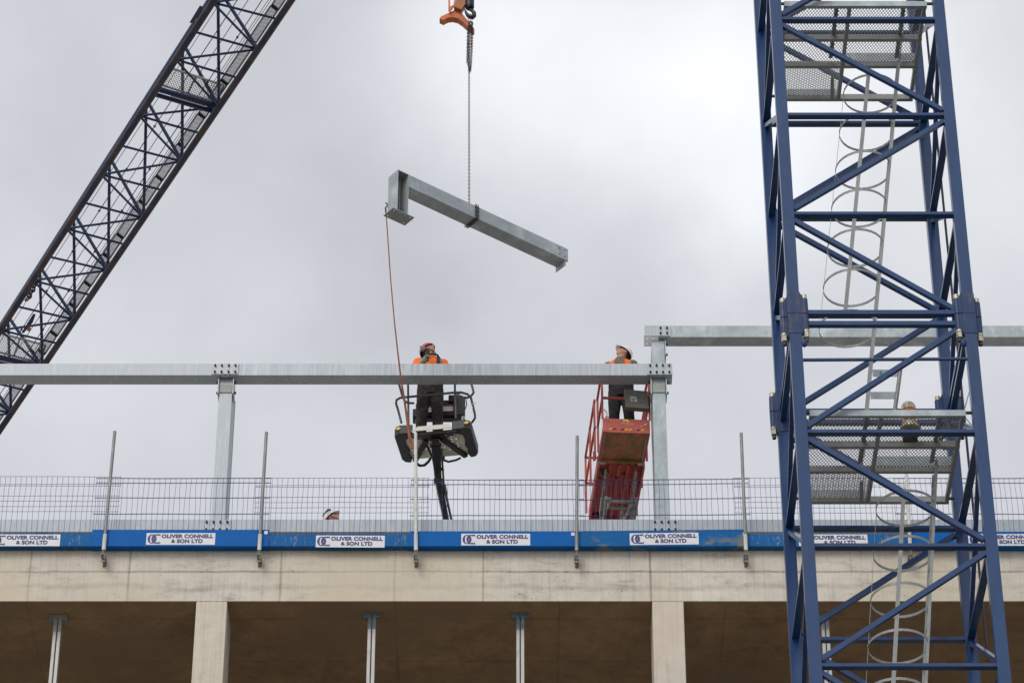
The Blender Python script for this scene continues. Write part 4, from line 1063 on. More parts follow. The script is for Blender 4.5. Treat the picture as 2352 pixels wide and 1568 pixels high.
s = MB(); q = [(320, -300), (320, 205), (352, 222), (520, 5), (520, -300), (490, -300), (420, 100), (355, 130), (350, -300)]
s.prism([py(*hk(a, b), ctr.y - 0.02) for a, b in q], (0, 0.03, 0)); s.build('orange_bracket', M['orange_paint'], hb)
s = MB(); s.prism([py(*hk(a, b), ctr.y - 0.04) for a, b in ((505, -10), (645, 0), (650, 80), (580, 190), (430, 130))], (0, 0.06, 0)); s.build('rusty_block', M['deck_rust'], hb)
# tag line
s = MB(); YT = 41.55
tp = [(886.4, 478, ctr.y), (887.5, 500, ctr.y + .02), (897.4, 643, 41.1), (906, 740, 41.3), (913.6, 808.5, 41.5), (921, 870, 41.7), (928.5, 915.5, 41.9), (936, 970, 42.0), (940.4, 1001.8, 42.05), (946.4, 1031.5, 42.1)]
A_ = bp - dv * .02 - nv_ * Wp * .5
s.path([py(a, b, c) for a, b, c in tp], [.009, .009, .009, .0095, .011, .013, .016, .019, .021, .019], 8)
tag(s.build('tag_rope', M['rope_orange'], None, smooth=True), 'orange tag rope hanging from the beam stub down to the basket', 'rope')
s = MB(); k_ = [py(a, b, ctr.y) for a, b in ((886.3, 466), (890, 470), (897, 479), (901, 482), (896, 476), (888, 474), (885, 478), (886, 488))]; s.path(k_, 0.012, 6)
tag(s.build('shackle', M['chain']), 'small shackle and knot tying the orange rope to the base plate', 'shackle')

# ================================================================ BOOM LIFT
YBk = 42.60
c0 = py(993, 989, YBk); cu, cv = Vector((math.cos(R(9)), -math.sin(R(9)), 0)), Vector((math.sin(R(9)), math.cos(R(9)), 0))
def K(u, v, w): return c0 + cu * u + cv * v + zz * w
ex, ey = pz(1024, 1193, 0), None
boom = empty('boom_lift', (c0.x + 0.6, 46.0, Z_SLAB), 'black boom lift raising a basket on a thin jointed arm', 'boom lift')
# perforated floor
holes = {(i, j) for i in range(12) for j in range(8) if (i + j) % 2 == 0 or j % 3 == 0}
holed(K(-0.50, 0.03, 0), cu, cv, 1.0, 0.70, 14, 10, 0.012, 0.004, holes).build('basket_floor', M['floor_alu'], boom)
def moulded(sgn, nm='corner_bumper'):
    s = MB(); o = sgn
    poly = [(0.30, -0.02), (0.50, -0.035), (0.57, 0.0), (0.60, 0.06), (0.60, 0.68), (0.56, 0.76), (0.47, 0.79), (0.44, 0.70), (0.455, 0.56), (0.43, 0.46), (0.455, 0.30), (0.44, 0.16), (0.34, 0.08)]
    pts = [K(o * a, b, -0.03) for a, b in poly]
    if o < 0: pts = pts[::-1]
    s.prism(pts, zz * 0.17); s.build(nm, M['moulded'], boom, bevel=0.018)
    s = MB(); c_ = K(o * 0.53, -0.04, 0.07); s.prism([c_ + cu * .05, c_ + zz * .03 + cu * .01, c_ - cu * .04, c_ - zz * .03], -cv * .004); s.build('yellow_diamond', M['yellow'], boom)
moulded(-1); moulded(1)
s = MB(); s.prism([K(-0.32, -0.045, -0.005), K(0.32, -0.045, -0.005), K(0.235, 0.01, 0.11), K(-0.235, 0.01, 0.11)], cv * 0.01); s.build('kick_plate', M['white_plate'], boom)
s = MB(); arc = [K(-0.40, 0.0, -0.05), K(0.40, 0.0, -0.05), K(0.42, 0.05, -0.05), K(0.28, 0.12, -0.05), K(0.12, 0.18, -0.05), K(-0.05, 0.21, -0.05), K(-0.22, 0.15, -0.05), K(-0.40, 0.05, -0.05)]
s.prism(arc, zz * 0.045); s.build('basket_bracket', M['boom'], boom, bevel=0.006)
for (u, v) in ((-0.33, .05), (0.33, .05), (-0.2, .09), (0.2, .08)):
    s = MB(); s.ell(K(u, v, -0.055), (.014, .014, .01), 8, 6); s.build('bolt', M['nut'], boom)
for sg in (-1, 1):
    s = MB(); s.bar(K(sg * 0.12, 0.17, -0.045), K(sg * 0.40, 0.72, -0.035), 0.075, 0.05); s.build('floor_rib', M['boom'], boom)
    for k in range(4):
        p_ = K(sg * 0.12, 0.17, -0.07) + (K(sg * 0.40, 0.72, -0.060) - K(sg * 0.12, 0.17, -0.07)) * (0.2 + 0.2 * k)
        s = MB(); s.ell(p_ - zz * .0, (.03, .03, .003), 10, 4); s.build('rib_hole', M['dark_slot'], boom)  # flat discs stand for holes, their dark inside given by colour
# arm
a0 = K(0.02, 0.20, -0.10)
a1 = py(1006.5, 1104, 43.25); a2 = py(1024.5, 1194, 43.9)
dirn = (a2 - a1).normalized(); a3 = a2 + dirn * 2.2
s = MB(); s.bar(K(0.02, 0.15, -0.055), a0 + Vector((0, 0, -.05)), 0.12, 0.12, up=(0, 1, 0)); s.tube(a0 - cu * .085 - zz * .04, a0 + cu * .085 - zz * .04, 0.032, 12); s.build('basket_pivot', M['boom'], boom)
s = MB(); s.bar(a0 - zz * 0.03, a1, 0.145, 0.13, up=(0, 1, 0), w2=0.105, h2=0.1); s.build('jib_arm', M['boom'], boom, bevel=0.01)
s = MB(); s.tube(a1 - Vector((.07, 0, 0)), a1 + Vector((.07, 0, 0)), 0.045, 12); s.build('elbow_pin', M['boom_grey'], boom)
base = Vector((a3.x + 0.25, 46.0, Z_SLAB + 1.1))
s = MB(); s.bar(a1, a2, 0.10, 0.10, up=(0, 1, 0), w2=0.085, h2=0.09); s.build('boom_arm', M['boom'], boom, bevel=0.008)
s = MB(); s.bar(a2, base, 0.085, 0.09, up=(0, 1, 0), w2=0.16, h2=0.16); s.build('boom_arm', M['boom'], boom, bevel=0.008)
c1, c2 = py(1019.5, 1113, 43.35), py(1037, 1194, 43.95)
s = MB(); s.tube(c1, c1 + (c2 - c1) * 0.25, 0.032, 10); s.tube(c1 + (c2 - c1) * 0.25, c2 + (c2 - c1) * .15, 0.020, 10); s.build('lift_cylinder', M['boom_grey'], boom, smooth=True)
s = MB(); s.bar(py(1014, 1030, 43.0), py(1019.5, 1113, 43.3), 0.03, 0.03); s.build('tie_bar', M['boom_grey'], boom)
s = MB(); s.path([py(976, 1012, 42.9), py(986, 1035, 42.95), py(994, 1052, 43.0), py(999, 1078, 43.05), py(1004, 1105, 43.15)], 0.016, 8); s.build('hose', M['black_steel'], boom, smooth=True)
s = MB(); s.path([py(955, 1062, 43.1), py(964, 1069, 43.15), py(975, 1068, 43.2), py(984, 1060, 43.25), py(989, 1052, 43.3)], 0.022, 8); s.build('hose', M['black_steel'], boom, smooth=True)
s = MB(); s.path([py(1016, 1055, 43.3), py(1030, 1060, 43.32), py(1048, 1056, 43.34), py(1058, 1051, 43.34)], 0.018, 8); s.build('hose', M['black_steel'], boom, smooth=True)
s = MB(); s.bbox((a1.x + .05, 43.1, a1.z + .30), (a1.x + .10, 43.16, a1.z + .36)); s.bar(py(1012, 1075, 43.1), py(1019, 1080, 43.1), .03, .03); s.build('sensor', M['black_steel'], boom)
# rails
def rail(pts, r=0.0185, nm='guard_rail', mt='grey_rail'):
    s = MB(); s.path([py(*p) for p in pts], r, 10); return s.build(nm, M[mt], boom, smooth=True)
rail([(922, 971, 42.72), (914, 940, 42.72), (909.5, 926, 42.70), (911, 918, 42.68), (920, 913, 42.66), (934, 911.5, 42.65), (990, 906.5, 42.60), (1046, 901, 42.52), (1060, 901, 42.52), (1074, 905, 42.54), (1082, 914, 42.58), (1087, 935, 42.62), (1091, 952, 42.66), (1091, 960, 42.68), (1084, 970, 42.75)])
rail([(914, 872, 43.0), (923, 905, 43.05), (929, 920, 43.1), (936, 925, 43.2), (950, 925.5, 43.3)])
rail([(937, 860, 42.66), (937.5, 912, 42.66), (938.5, 975, 42.68)], 0.0165)
rail([(1045, 850, 42.56), (1045, 901, 42.53), (1047, 960, 42.6)], 0.0165)
rail([(1080, 872, 43.1), (1086, 893, 43.1), (1088, 901, 43.1), (1083, 908, 43.15), (1074, 913, 43.2), (1058, 911, 43.3), (1050, 905, 43.35), (1060, 900, 43.35)])
# upper rails, hidden behind the beam but real
rail([(914, 872, 43.0), (911, 850, 42.8), (916, 845, 42.68), (990, 842, 42.64), (1070, 842, 42.66), (1078, 850, 42.8), (1080, 872, 43.1)])
# tiny cable tie on the right rail
s = MB(); s.path([py(1088, 925, 42.58), py(1083, 930, 42.58), py(1086, 937, 42.58)], .006, 5); s.path([py(1084, 927, 42.57), py(1093, 925.5, 42.57)], .006, 5); s.build('cable_tie', M['sign_white'], boom)
# console on the rear rail
s = MB()
for (x0, y0, x1, y1, Y, dY) in ((955, 925, 1050, 953, 43.30, 0.16), (948, 938, 962, 957, 43.22, 0.2), (1043, 912, 1068, 952, 43.2, 0.22), (1030, 906, 1062, 922, 43.28, 0.18), (962, 950, 1048, 960, 43.34, .12), (958, 918, 1040, 928, 43.36, .10)):
    p_, q_ = py(x0, y0, Y), py(x1, y1, Y); s.bbox((p_.x, Y, q_.z), (q_.x, Y + dY, p_.z))
s.build('control_console', M['black_steel'], boom, bevel=0.012)
for (x0, y0, x1, y1) in ((1018, 931, 1040.5, 944), (984, 933, 991, 946)):
    p_, q_ = py(x0, y0, 43.29), py(x1, y1, 43.29)
    s = MB(); s.bbox((p_.x, 43.286, q_.z), (q_.x, 43.29, p_.z)); l_ = s.build('label', M['sign_white'], boom)
    s = MB(); s.bbox((p_.x, 43.281, p_.z - 0.018), (q_.x, 43.285, p_.z)); s.build('label_header', M['red_label'], l_)
s = MB(); s.path([py(1070, 915, 43.2), py(1072, 930, 43.25), py(1066, 945, 43.3)], 0.008, 6); s.build('console_cable', M['black_steel'], boom)
s = MB(); p_ = py(1064, 963, 43.0); s.tube(p_ - zz * .04, p_ + zz * .05, 0.03, 10); s.build('strobe', M['lens'], boom)
s = MB(); s.tube(py(957, 955, 43.3), py(957, 985, 43.2), 0.017, 8); s.build('rear_post', M['boom_grey'], boom)
# chassis on the roof
s = MB(); s.bbox((base.x - 0.4, 45.4, Z_SLAB + 0.35), (base.x + 0.4, 47.6, Z_SLAB + 0.95)); s.build('chassis', M['boom'], boom, bevel=0.03)
s = MB(); s.bbox((base.x - .25, 45.7, Z_SLAB + 0.951), (base.x + .25, 46.4, Z_SLAB + 1.25)); s.build('turret', M['boom'], boom, bevel=0.02)
for (wx, wy_) in ((-0.48, 45.8), (0.48, 45.8), (-0.48, 47.2), (0.48, 47.2)):
    s = MB(); s.tube((base.x + wx - .1, wy_, Z_SLAB + .31), (base.x + wx + .1, wy_, Z_SLAB + .31), 0.31, 20); s.build('wheel', M['moulded'], boom, smooth=True)

# ================================================================ SCISSOR LIFT
c0s = py(1439, 991, 42.72); su, sv = Vector((math.cos(R(4)), math.sin(R(4)), 0)), Vector((-math.sin(R(4)), math.cos(R(4)), 0))
def S(u, v, w): return c0s + su * u + sv * v + zz * w
sc = empty('scissor_lift', (S(0, 1.5, 0).x, S(0, 1.5, 0).y, Z_SLAB), 'worn red scissor lift with a grey box on its rail, beside the tall steel column', 'scissor lift')
def sbox(nm, mt, u0, u1, v0, v1, w0, w1, bev=0.0, par=None):
    s = MB(); pts = [S(u, v, w) for u in (u0, u1) for v in (v0, v1) for w in (w0, w1)]
    s.add(pts, [(0, 1, 3, 2), (4, 6, 7, 5), (0, 4, 5, 1), (2, 3, 7, 6), (0, 2, 6, 4), (1, 5, 7, 3)])
    return s.build(nm, M[mt], par or sc, bevel=bev)
HW = 0.365
sbox('front_toe_board', 'red', -HW, HW, 0.0, 0.02, -0.02, 0.235, 0.004)
sbox('extension_deck', 'deck_rust', -HW + 0.035, HW - 0.035, 0.0205, 0.78, 0.012, 0.03)
for sg in (-1, 1):
    a = HW - 0.034 if sg > 0 else -HW
    sbox('deck_edge', 'red', a, a + 0.034, 0.0205, 0.80, -0.02, 0.10, 0.004)
    a = HW - 0.052 if sg > 0 else -HW + 0.036
    sbox('deck_runner', 'galv_dull', a, a + 0.014, 0.03, 0.80, -0.018, 0.0115)
sbox('deck_cross_beam', 'deck_rust', -HW + .02, HW - .02, 0.781, 0.84, -0.04, 0.02, 0.004)
for sg in (-1, 1):
    s = MB(); s.bar(S(sg * (HW - .06) - .05, .82, -.035), S(sg * (HW - .06) + .05, .82, -.035), .06, .04); s.build('slide_block', M['nut'], sc)
sbox('main_deck', 'red_flaked', -HW, HW, 0.842, 2.42, -0.005, 0.02)
for (a, b) in ((-HW - .005, -HW + 0.03), (HW - 0.03, HW + .005)):
    sbox('deck_side_channel', 'red', a, b, 0.842, 2.42, -0.10, 0.10, 0.004)
for u in (-0.19, -0.05, 0.09, 0.21):
    sbox('deck_rib', 'red_flaked', u, u + 0.05, 0.86, 2.38, -0.055, -0.006, 0.004)
sbox('deck_rear_beam', 'red', -HW + .031, HW - .031, 2.38, 2.42, -0.08, -0.006)
# arms
def arm(u, v0, w0, v1, w1, nm='scissor_arm', wd=0.038, ht=0.085): 
    s = MB(); s.bar(S(u, v0, w0), S(u, v1, w1), wd, ht); s.build(nm, M['arm'], sc, bevel=0.004)
lv = [-0.11, -0.62, -1.13, -1.64]
for (w0, w1) in zip(lv[:-1], lv[1:]):
    for sg in (-1, 1):
        arm(sg * 0.235, 0.92, w0, 2.25, w1)
        arm(sg * 0.175, 2.25, w0, 0.98, w1)
for (v_, w_) in ((1.60, -0.365), (1.02, -0.62), (2.2, -.62), (1.6, -.875), (1.02, -1.13)):
    s = MB(); s.tube(S(-0.26, v_, w_), S(0.26, v_, w_), 0.027, 10); s.build('cross_tube', M['arm'], sc, smooth=True)
for sg in (-1, 1):
    s = MB(); s.bar(S(sg * .235, 1.45, -.31), S(sg * .235, 1.72, -.42), .07, .12); s.build('pivot_boss', M['arm'], sc, bevel=.01)
s = MB(); s.tube(S(0.10, 1.75, -0.3), S(0.10, 2.2, -0.55), 0.03, 10); s.build('lift_ram', M['nut'], sc, smooth=True)
sbox('base_frame', 'red', -0.36, 0.36, 0.7, 2.5, c0s.z * 0 + (Z_SLAB + 0.25 - c0s.z), Z_SLAB + 0.85 - c0s.z, 0.02)
for (u, v) in ((-0.40, 0.95), (0.40, 0.95), (-0.40, 2.25), (0.40, 2.25)):
    s = MB(); c_ = S(u, v, 0); c_.z = Z_SLAB + 0.2; s.tube(c_ - su * .06, c_ + su * .06, 0.2, 18); s.build('wheel', M['moulded'], sc, smooth=True)
# rails
def srail(nm, pts, r=0.017, mt='red'):
    s = MB()
    for a, b in zip(pts[:-1], pts[1:]): s.bar(S(*a), S(*b), r * 2, r * 2)
    s.build(nm, M[mt], sc, bevel=0.003)
for sg in (-1, 1):
    u = sg * (HW + .0)
    for v in (0.01, 0.74): srail('rail_post', [(u, v, 0.10 if v > .1 else .236), (u, v, 1.08)])
    uo = sg * (HW + 0.04)
    for v in (0.86, 1.62, 2.42): srail('rail_post', [(uo, v, 0.05), (uo, v, 1.10)])
    srail('top_rail', [(u, 0.01, 1.10), (u, 0.80, 1.10)]); srail('top_rail', [(uo, 0.80, 1.12), (uo, 2.44, 1.12)])
    srail('mid_rail', [(u, 0.03, 0.60), (u, 0.80, 0.60)]); srail('mid_rail', [(uo, 0.80, 0.62), (uo, 2.42, 0.62)])
srail('mid_rail', [(-HW + .018, 0.01, 0.62), (HW - .018, 0.01, 0.62)]); srail('top_rail', [(-HW, 0.01, 1.117), (HW, 0.01, 1.117)])
srail('top_rail', [(-HW - .02, 2.44, 1.12), (HW + .02, 2.44, 1.12)])
srail('mid_rail', [(-HW - .02, 2.43, .62), (HW + .02, 2.43, .62)])
srail('rail_latch', [(-HW - 0.06, .8, -0.02), (-HW - 0.06, .8, 0.14)], .02)
s = MB(); s.path([S(-HW + .03, .03, .42), S(-HW + .07, .03, .36), S(-HW + .07, .03, .24)], .008, 6); s.build('hook_bar', M['galv_dull'], sc)
for sg in (-1, 1):
    s = MB(); c_ = S(sg * (HW - .07), .01, .245); lp = [c_ + su * .028 * math.cos(R(k * 45)) + zz * .028 * math.sin(R(k * 45)) for k in range(8)]; s.path(lp, .008, 6, closed=True); s.build('lashing_eye', M['red'], sc)
# box on the rail
s = MB(); Yx = 42.66
poly = [(1433.8, 893.5), (1487.5, 898), (1490.5, 937.5), (1437.5, 934)]
s.prism([py(a, b, Yx) for a, b in poly], (0, 0.11, 0)); gb = s.build('control_box', M['grey_box'], sc, bevel=0.004)
s = MB(); p_ = [(1447.5, 909.5), (1462, 910.8), (1463, 922.5), (1448.5, 921.2)]; s.prism([py(a, b, Yx - .005) for a, b in p_], (0, .004, 0)); lb = s.build('label', M['sign_white'], gb)
s = MB()
for (xx, yy, w_) in ((1449.5, 911.8, 4), (1456, 912.5, 4.5), (1450, 915.5, 10), (1450.5, 918.5, 8)):
    s.prism([py(xx, yy, Yx - .008), py(xx + w_, yy + w_ * .09, Yx - .008), py(xx + w_, yy + 1.2 + w_ * .09, Yx - .008), py(xx, yy + 1.2, Yx - .008)], (0, .002, 0))
s.build('label_print', M['black_steel'], lb)
# toe board marks: triangle emblem, worn lettering strokes, hazard stripes
def onb(u, w): return S(u, -0.003, w)
s = MB(); s.prism([onb(-.06, .175), onb(-.035, .225), onb(.02, .225), onb(.05, .175), onb(.025, .172), onb(.005, .195), onb(-.015, .195), onb(-.035, .175)], -sv * .002); s.build('worn_emblem', M['yellow'], sc)
s = MB(); rnd = random.Random(3)
for k in range(13):
    u = -.08 + k * .016; s.prism([onb(u, .150 + rnd.uniform(-.005, .005)), onb(u + .009, .150 + rnd.uniform(-.005, .008)), onb(u + .007, .143), onb(u + .001, .142)], -sv * .002)
s.prism([onb(.27, .135), onb(.275, .125), onb(.315, .150), onb(.315, .163)], -sv * .002); s.prism([onb(.22, .115), onb(.24, .115), onb(.24, .108), onb(.22, .108)], -sv * .002)
s.build('worn_lettering', M['sign_white'], sc)
for k in range(9):
    u = -.28 + k * .062
    if k in (2, 6): continue
    s = MB(); s.prism([onb(u, .025), onb(u + .035, .055), onb(u + .062, .05), onb(u + .03, .022)], -sv * .002); s.build('hazard_stripe', M['yellow'] if k % 2 == 0 or k == 5 else M['black_steel'], sc)

# ================================================================ PEOPLE
def loft(mb, rings, n=22):
    vs_ = []; fs = []
    for (z, rx, ry, cy) in rings:
        for j in range(n):
            t = 2 * math.pi * j / n; vs_.append((rx * math.cos(t), cy + ry * math.sin(t), z))
    for i in range(len(rings) - 1):
        for j in range(n):
            a, b = i * n + j, i * n + (j + 1) % n; fs.append((a, b, b + n, a + n))
    fs.append(tuple(reversed(range(n)))); fs.append(tuple(range((len(rings) - 1) * n, len(rings) * n)))
    mb.add(vs_, fs)
def remeshed(mb, voxel, smooth_it=4):
    me = bpy.data.meshes.new('tmp'); me.from_pydata(mb.v, [], mb.f)
    bm = bmesh.new(); bm.from_mesh(me); bmesh.ops.recalc_face_normals(bm, faces=bm.faces); bm.to_mesh(me); bm.free()
    o = bpy.data.objects.new('tmp', me); COL.objects.link(o)
    md = o.modifiers.new('r', 'REMESH'); md.mode = 'VOXEL'; md.voxel_size = voxel
    ms = o.modifiers.new('s', 'SMOOTH'); ms.factor = 0.5; ms.iterations = smooth_it
    dg = bpy.context.evaluated_depsgraph_get(); dg.update()
    m2 = bpy.data.meshes.new_from_object(o.evaluated_get(dg))
    bpy.data.objects.remove(o); r = MB(); r.v = [tuple(v.co) for v in m2.vertices]; r.f = [list(p.vertices) for p in m2.polygons]; r.m = [0] * len(r.f)
    bpy.data.meshes.remove(m2); return r
def head_fn(v, w):
    x, y, z = w
    g = lambda a, b: math.exp(-a * a - b * b)
    if z < 0.0: x *= 1 - 0.28 * min(1, (-z / 0.11)) ** 1.5; 
    if y > 0 and z < -0.02: y *= 0.82
    if v.y < 0.1:
        y -= 0.030 * g(x / .013, (z + .012) / .024)
        y -= 0.014 * g(x / .010, (z - .012) / .02)
        y -= 0.020 * g(x / .030, (z + .098) / .028)
        y -= 0.007 * g(x / .05, (z - .036) / .012)
        y += 0.013 * (g((x - .031) / .015, (z - .014) / .012) + g((x + .031) / .015, (z - .014) / .012))
        y -= 0.007 * g(x / .024, (z + .052) / .006) + 0.007 * g(x / .022, (z + .067) / .006)
        y += 0.006 * g(x / .022, (z + .0595) / .004)
    return Vector((x, y, z))
def person(loc, yaw, label, head_yaw, head_pitch, arms, outfit, scale=1.0, stance=0.11, group=None):
    Mx = Matrix.Translation(Vector(loc)) @ Matrix.Rotation(yaw, 4, 'Z') @ Matrix.Scale(scale, 4)
    e = empty('person', loc, label, 'person', group)
    npt = Vector((0, 0.0, 1.535)); hr = Matrix.Rotation(head_yaw, 4, 'Z') @ Matrix.Rotation(-head_pitch, 4, 'X')
    hc = npt + (hr @ Vector((0, -0.02, 0.115)))
    def H(v): return hc + (hr @ Vector(v))
    def put(mb, name, mt, smooth='full', par=None, bevel=0):
        mb.v = [tuple(Mx @ Vector(v)) for v in mb.v]; return mb.build(name, M[mt], par or e, smooth=smooth, bevel=bevel)
    b = MB()
    loft(b, [(.86, .155, .11, .01), (.95, .17, .12, .015), (1.05, .155, .11, .005), (1.15, .152, .105, 0), (1.27, .172, .115, 0), (1.37, .182, .115, .005), (1.43, .155, .10, .01), (1.475, .085, .08, .015), (1.50, .06, .062, .012)])
    b.path([(0, .012, 1.46), (0, .008, 1.50), npt, hc + (hr @ Vector((0, 0.015, -.03)))], [.062, .058, .057, .055], 14)
    b.ell(hc, (.077, .098, .118), 40, 30, rot=hr.to_3x3(), fn=head_fn)
    for sg in (-1, 1): b.ell(H((sg * .077, .008, -.005)), (.012, .02, .033), 10, 8, rot=hr.to_3x3())
    legs = []
    for sg in (-1, 1):
        lp = [(sg * .09, 0.01, .93), (sg * .10, 0, .72), (sg * stance, -.015, .50), (sg * (stance + .01), .015, .30), (sg * (stance + .015), .025, .09)]
        legs.append(lp); b.path(lp, [.092, .082, .058, .056, .038], 14)
        b.path([(sg * (stance + .015), .05, .045), (sg * (stance + .02), -.02, .05), (sg * (stance + .035), -.15, .035)], [.04, .045, .028], 10)
    for sg, (el, wr, hd) in zip((-1, 1), arms):
        sh = (sg * .185, .01, 1.405)
        b.ell(sh, .058, 12, 8); b.path([sh, el, wr], [.05, .041, .027], 12)
        # hand: palm, four bent fingers, thumb
        wr_, hd_ = Vector(wr), Vector(hd); d = (hd_ - wr_).normalized(); s_ = d.cross(Vector((0, 0, 1))); s_ = s_.normalized() if s_.length > .1 else Vector((1, 0, 0)); nrm = s_.cross(d) 
        pc = wr_ + d * .045; b.path([wr_, wr_ + d * .03, wr_ + d * .085], [.027, .033, .03], 10)
        for k, ln in enumerate((.066, .074, .07, .055)):
            o_ = s_ * (-.027 + .018 * k); p0 = wr_ + d * .082 + o_
            b.path([p0, p0 + d * ln * .4 - nrm * .006, p0 + d * ln * .62 - nrm * .026, p0 + d * ln * .55 - nrm * .046], [.0095, .009, .0082, .007], 8)
        p0 = wr_ + d * .03 - s_ * .03 * 1; b.path([p0, p0 + d * .03 - s_ * .018 - nrm * .012, p0 + d * .055 - s_ * .012 - nrm * .03], [.012, .011, .009], 8)
    body = remeshed(b, 0.0065, 2); put(body, 'body', outfit.get('skin', 'skin'))
    for sg in (-1, 1):
        q = MB(); q.ell(H((sg * .031, -.078, .014)), (.0115, .010, .0095), 10, 8); put(q, 'eye', 'eye')
    # clothes
    j = MB(); g_ = .022
    loft(j, [(.90, .178, .135, .012), (1.0, .182, .138, .012), (1.1, .172, .128, .004), (1.2, .178, .128, 0), (1.30, .198, .138, 0), (1.38, .205, .135, .004), (1.435, .172, .118, .01), (1.475, .105, .10, .012), (1.50, .082, .082, .010)] +
         ([(1.52, .086, .086, .01)] if outfit.get('hood') else []))
    for sg, (el, wr, hd) in zip((-1, 1), arms):
        sh = (sg * .185, .01, 1.398); j.ell(sh, .080, 14, 10)
        w2_ = Vector(el) + (Vector(wr) - Vector(el)) * .92
        j.path([sh, Vector(sh) * .5 + Vector(el) * .5, el, w2_], [.077, .072, .062, .046], 14)
    jk = remeshed(j, 0.011, 4)
    tree = BVHTree.FromPolygons([Vector(v) for v in jk.v], jk.f)
    put(jk, 'hooded_jacket' if outfit.get('hood') else 'jacket', outfit['jacket'])
    def strap(x0, x1, a0, a1, wd, nm, mt, off=.006):
        pts = []
        for k in range(19):
            t = k / 18; an = R(a0 + (a1 - a0) * t); x = x0 + (x1 - x0) * t
            o_ = Vector((x, 0.55 * -math.cos(an) * 1.0, 1.26 + 0.55 * math.sin(an))); c_ = Vector((x, 0, 1.26))
            hit = tree.ray_cast(o_, (c_ - o_).normalized())
            if hit[0] is not None: pts.append((hit[0] + hit[1] * off, hit[1]))
        q = MB()
        for (p, n1), (p2, n2) in zip(pts[:-1], pts[1:]): q.bar(p, p2, wd, .006, up=(n1 + n2))
        put(q, nm, mt, smooth=False)
    for s_ in outfit.get('straps', ()): strap(*s_)
    t_ = MB()
    loft(t_, [(.80, .165, .125, .012), (.90, .190, .143, .012), (1.02, .192, .147, .012), (1.12, .186, .143, .010)])
    for lp in legs:
        q = [lp[0], lp[1], lp[2], lp[3], (lp[4][0], lp[4][1], .12), (lp[4][0], lp[4][1], .07)]; t_.path(q, [.108, .100, .082, .080, .078, .074], 16)
    put(remeshed(t_, 0.011, 3), 'trousers', outfit['trousers'])
    bt = MB()
    for sg in (-1, 1):
        x = sg * (stance + .015)
        bt.path([(x, .03, .02 + .04), (x, .03, .16)], [.055, .052], 12); bt.path([(x, .055, .048), (x + sg * .005, -.03, .048), (x + sg * .02, -.14, .042), (x + sg * .022, -.185, .036)], [.047, .05, .048, .030], 12)
        bt.bbox((x - .048, -.185, 0.0), (x + .052, .095, .022))
    put(remeshed(bt, .009, 2), 'boots', 'boot')
    if outfit.get('gloves'):
        for sg, (el, wr, hd) in zip((-1, 1), arms):
            gl_ = MB(); wr_, hd_ = Vector(wr), Vector(hd); d = (hd_ - wr_).normalized(); s_ = d.cross(Vector((0, 0, 1))); s_ = s_.normalized() if s_.length > .1 else Vector((1, 0, 0)); nrm = s_.cross(d)
            gl_.path([wr_ - d * .03, wr_ + d * .03, wr_ + d * .085], [.038, .041, .038], 12)
            for k, ln in enumerate((.066, .074, .07, .055)):
                o_ = s_ * (-.032 + .0215 * k); p0 = wr_ + d * .082 + o_
                gl_.path([p0, p0 + d * ln * .4 - nrm * .004, p0 + d * ln * .66 - nrm * .026, p0 + d * ln * .50 - nrm * .05], [.0135, .013, .0125, .011], 8)
            p0 = wr_ + d * .03 - s_ * .03; gl_.path([p0, p0 + d * .035 - s_ * .018 - nrm * .012, p0 + d * .06 - s_ * .010 - nrm * .034], [.016, .015, .0125], 8)
            put(remeshed(gl_, .0048, 1), 'glove', 'glove')
    # helmet
    hm = MB(); nu = 32; rr = hr.to_3x3(); K1 = []
    def dome(rx, ry, rz, z0, lo=0.0): 
        rows = []
        for i in range(10):
            th = R(8 + 82 * i / 9.0)
            rows.append([H((rx * math.sin(th) * math.cos(2 * math.pi * k / nu), .012 + ry * math.sin(th) * math.sin(2 * math.pi * k / nu), z0 + rz * math.cos(th))) for k in range(nu)])
        return rows
    zr = .020
    ro = dome(.102, .130, .128, zr); ri = dome(.097, .124, .120, zr - .001)
    brim = []
    for k in range(nu):
        a = 2 * math.pi * k / nu; f = max(0, -math.sin(a)) ** 3 * outfit.get('peak', 1.0)
        brim.append(H(((.108 + .003 * f) * math.cos(a), .012 + (.137 + .042 * f) * math.sin(a), zr - .008 + .002 * f)))
    vs_ = []; fs = []
    rows = ro + [brim, [p + (rr @ Vector((0, 0, -.004))) for p in brim]] + ri[::-1]
    for r_ in rows: vs_ += r_
    for i in range(len(rows) - 1):
        for k in range(nu):
            a, b_ = i * nu + k, i * nu + (k + 1) % nu; fs.append((a, b_, b_ + nu, a + nu))
    fs.append(tuple(range(nu))); fs.append(tuple(range((len(rows) - 1) * nu, len(rows) * nu)))
    hm.add(vs_, fs); put(hm, 'helmet', outfit['helmet'])
    ln_ = MB(); rows = dome(.0955, .1225, .117, zr - .004)
    vs_ = [p for r_ in rows for p in r_]; fs = [(i * nu + k, (i + 1) * nu + k, (i + 1) * nu + (k + 1) % nu, i * nu + (k + 1) % nu) for i in range(len(rows) - 1) for k in range(nu)]
    ln_.add(vs_, fs)
    band = [H((.094 * math.cos(2 * math.pi * k / 24), .010 + .118 * math.sin(2 * math.pi * k / 24), zr + .012)) for k in range(24)]
    for k in range(24): ln_.bar(band[k], band[(k + 1) % 24], .004, .03, up=rr @ Vector((0, 0, 1)))
    put(ln_, 'helmet_lining', 'helmet_dark', smooth=False)
    hh_ = MB(); hh_.ell(H((0, .022, .020)), (.080, .088, .085), 20, 14, rot=rr); put(hh_, 'hair', 'hair')
    cs = MB()
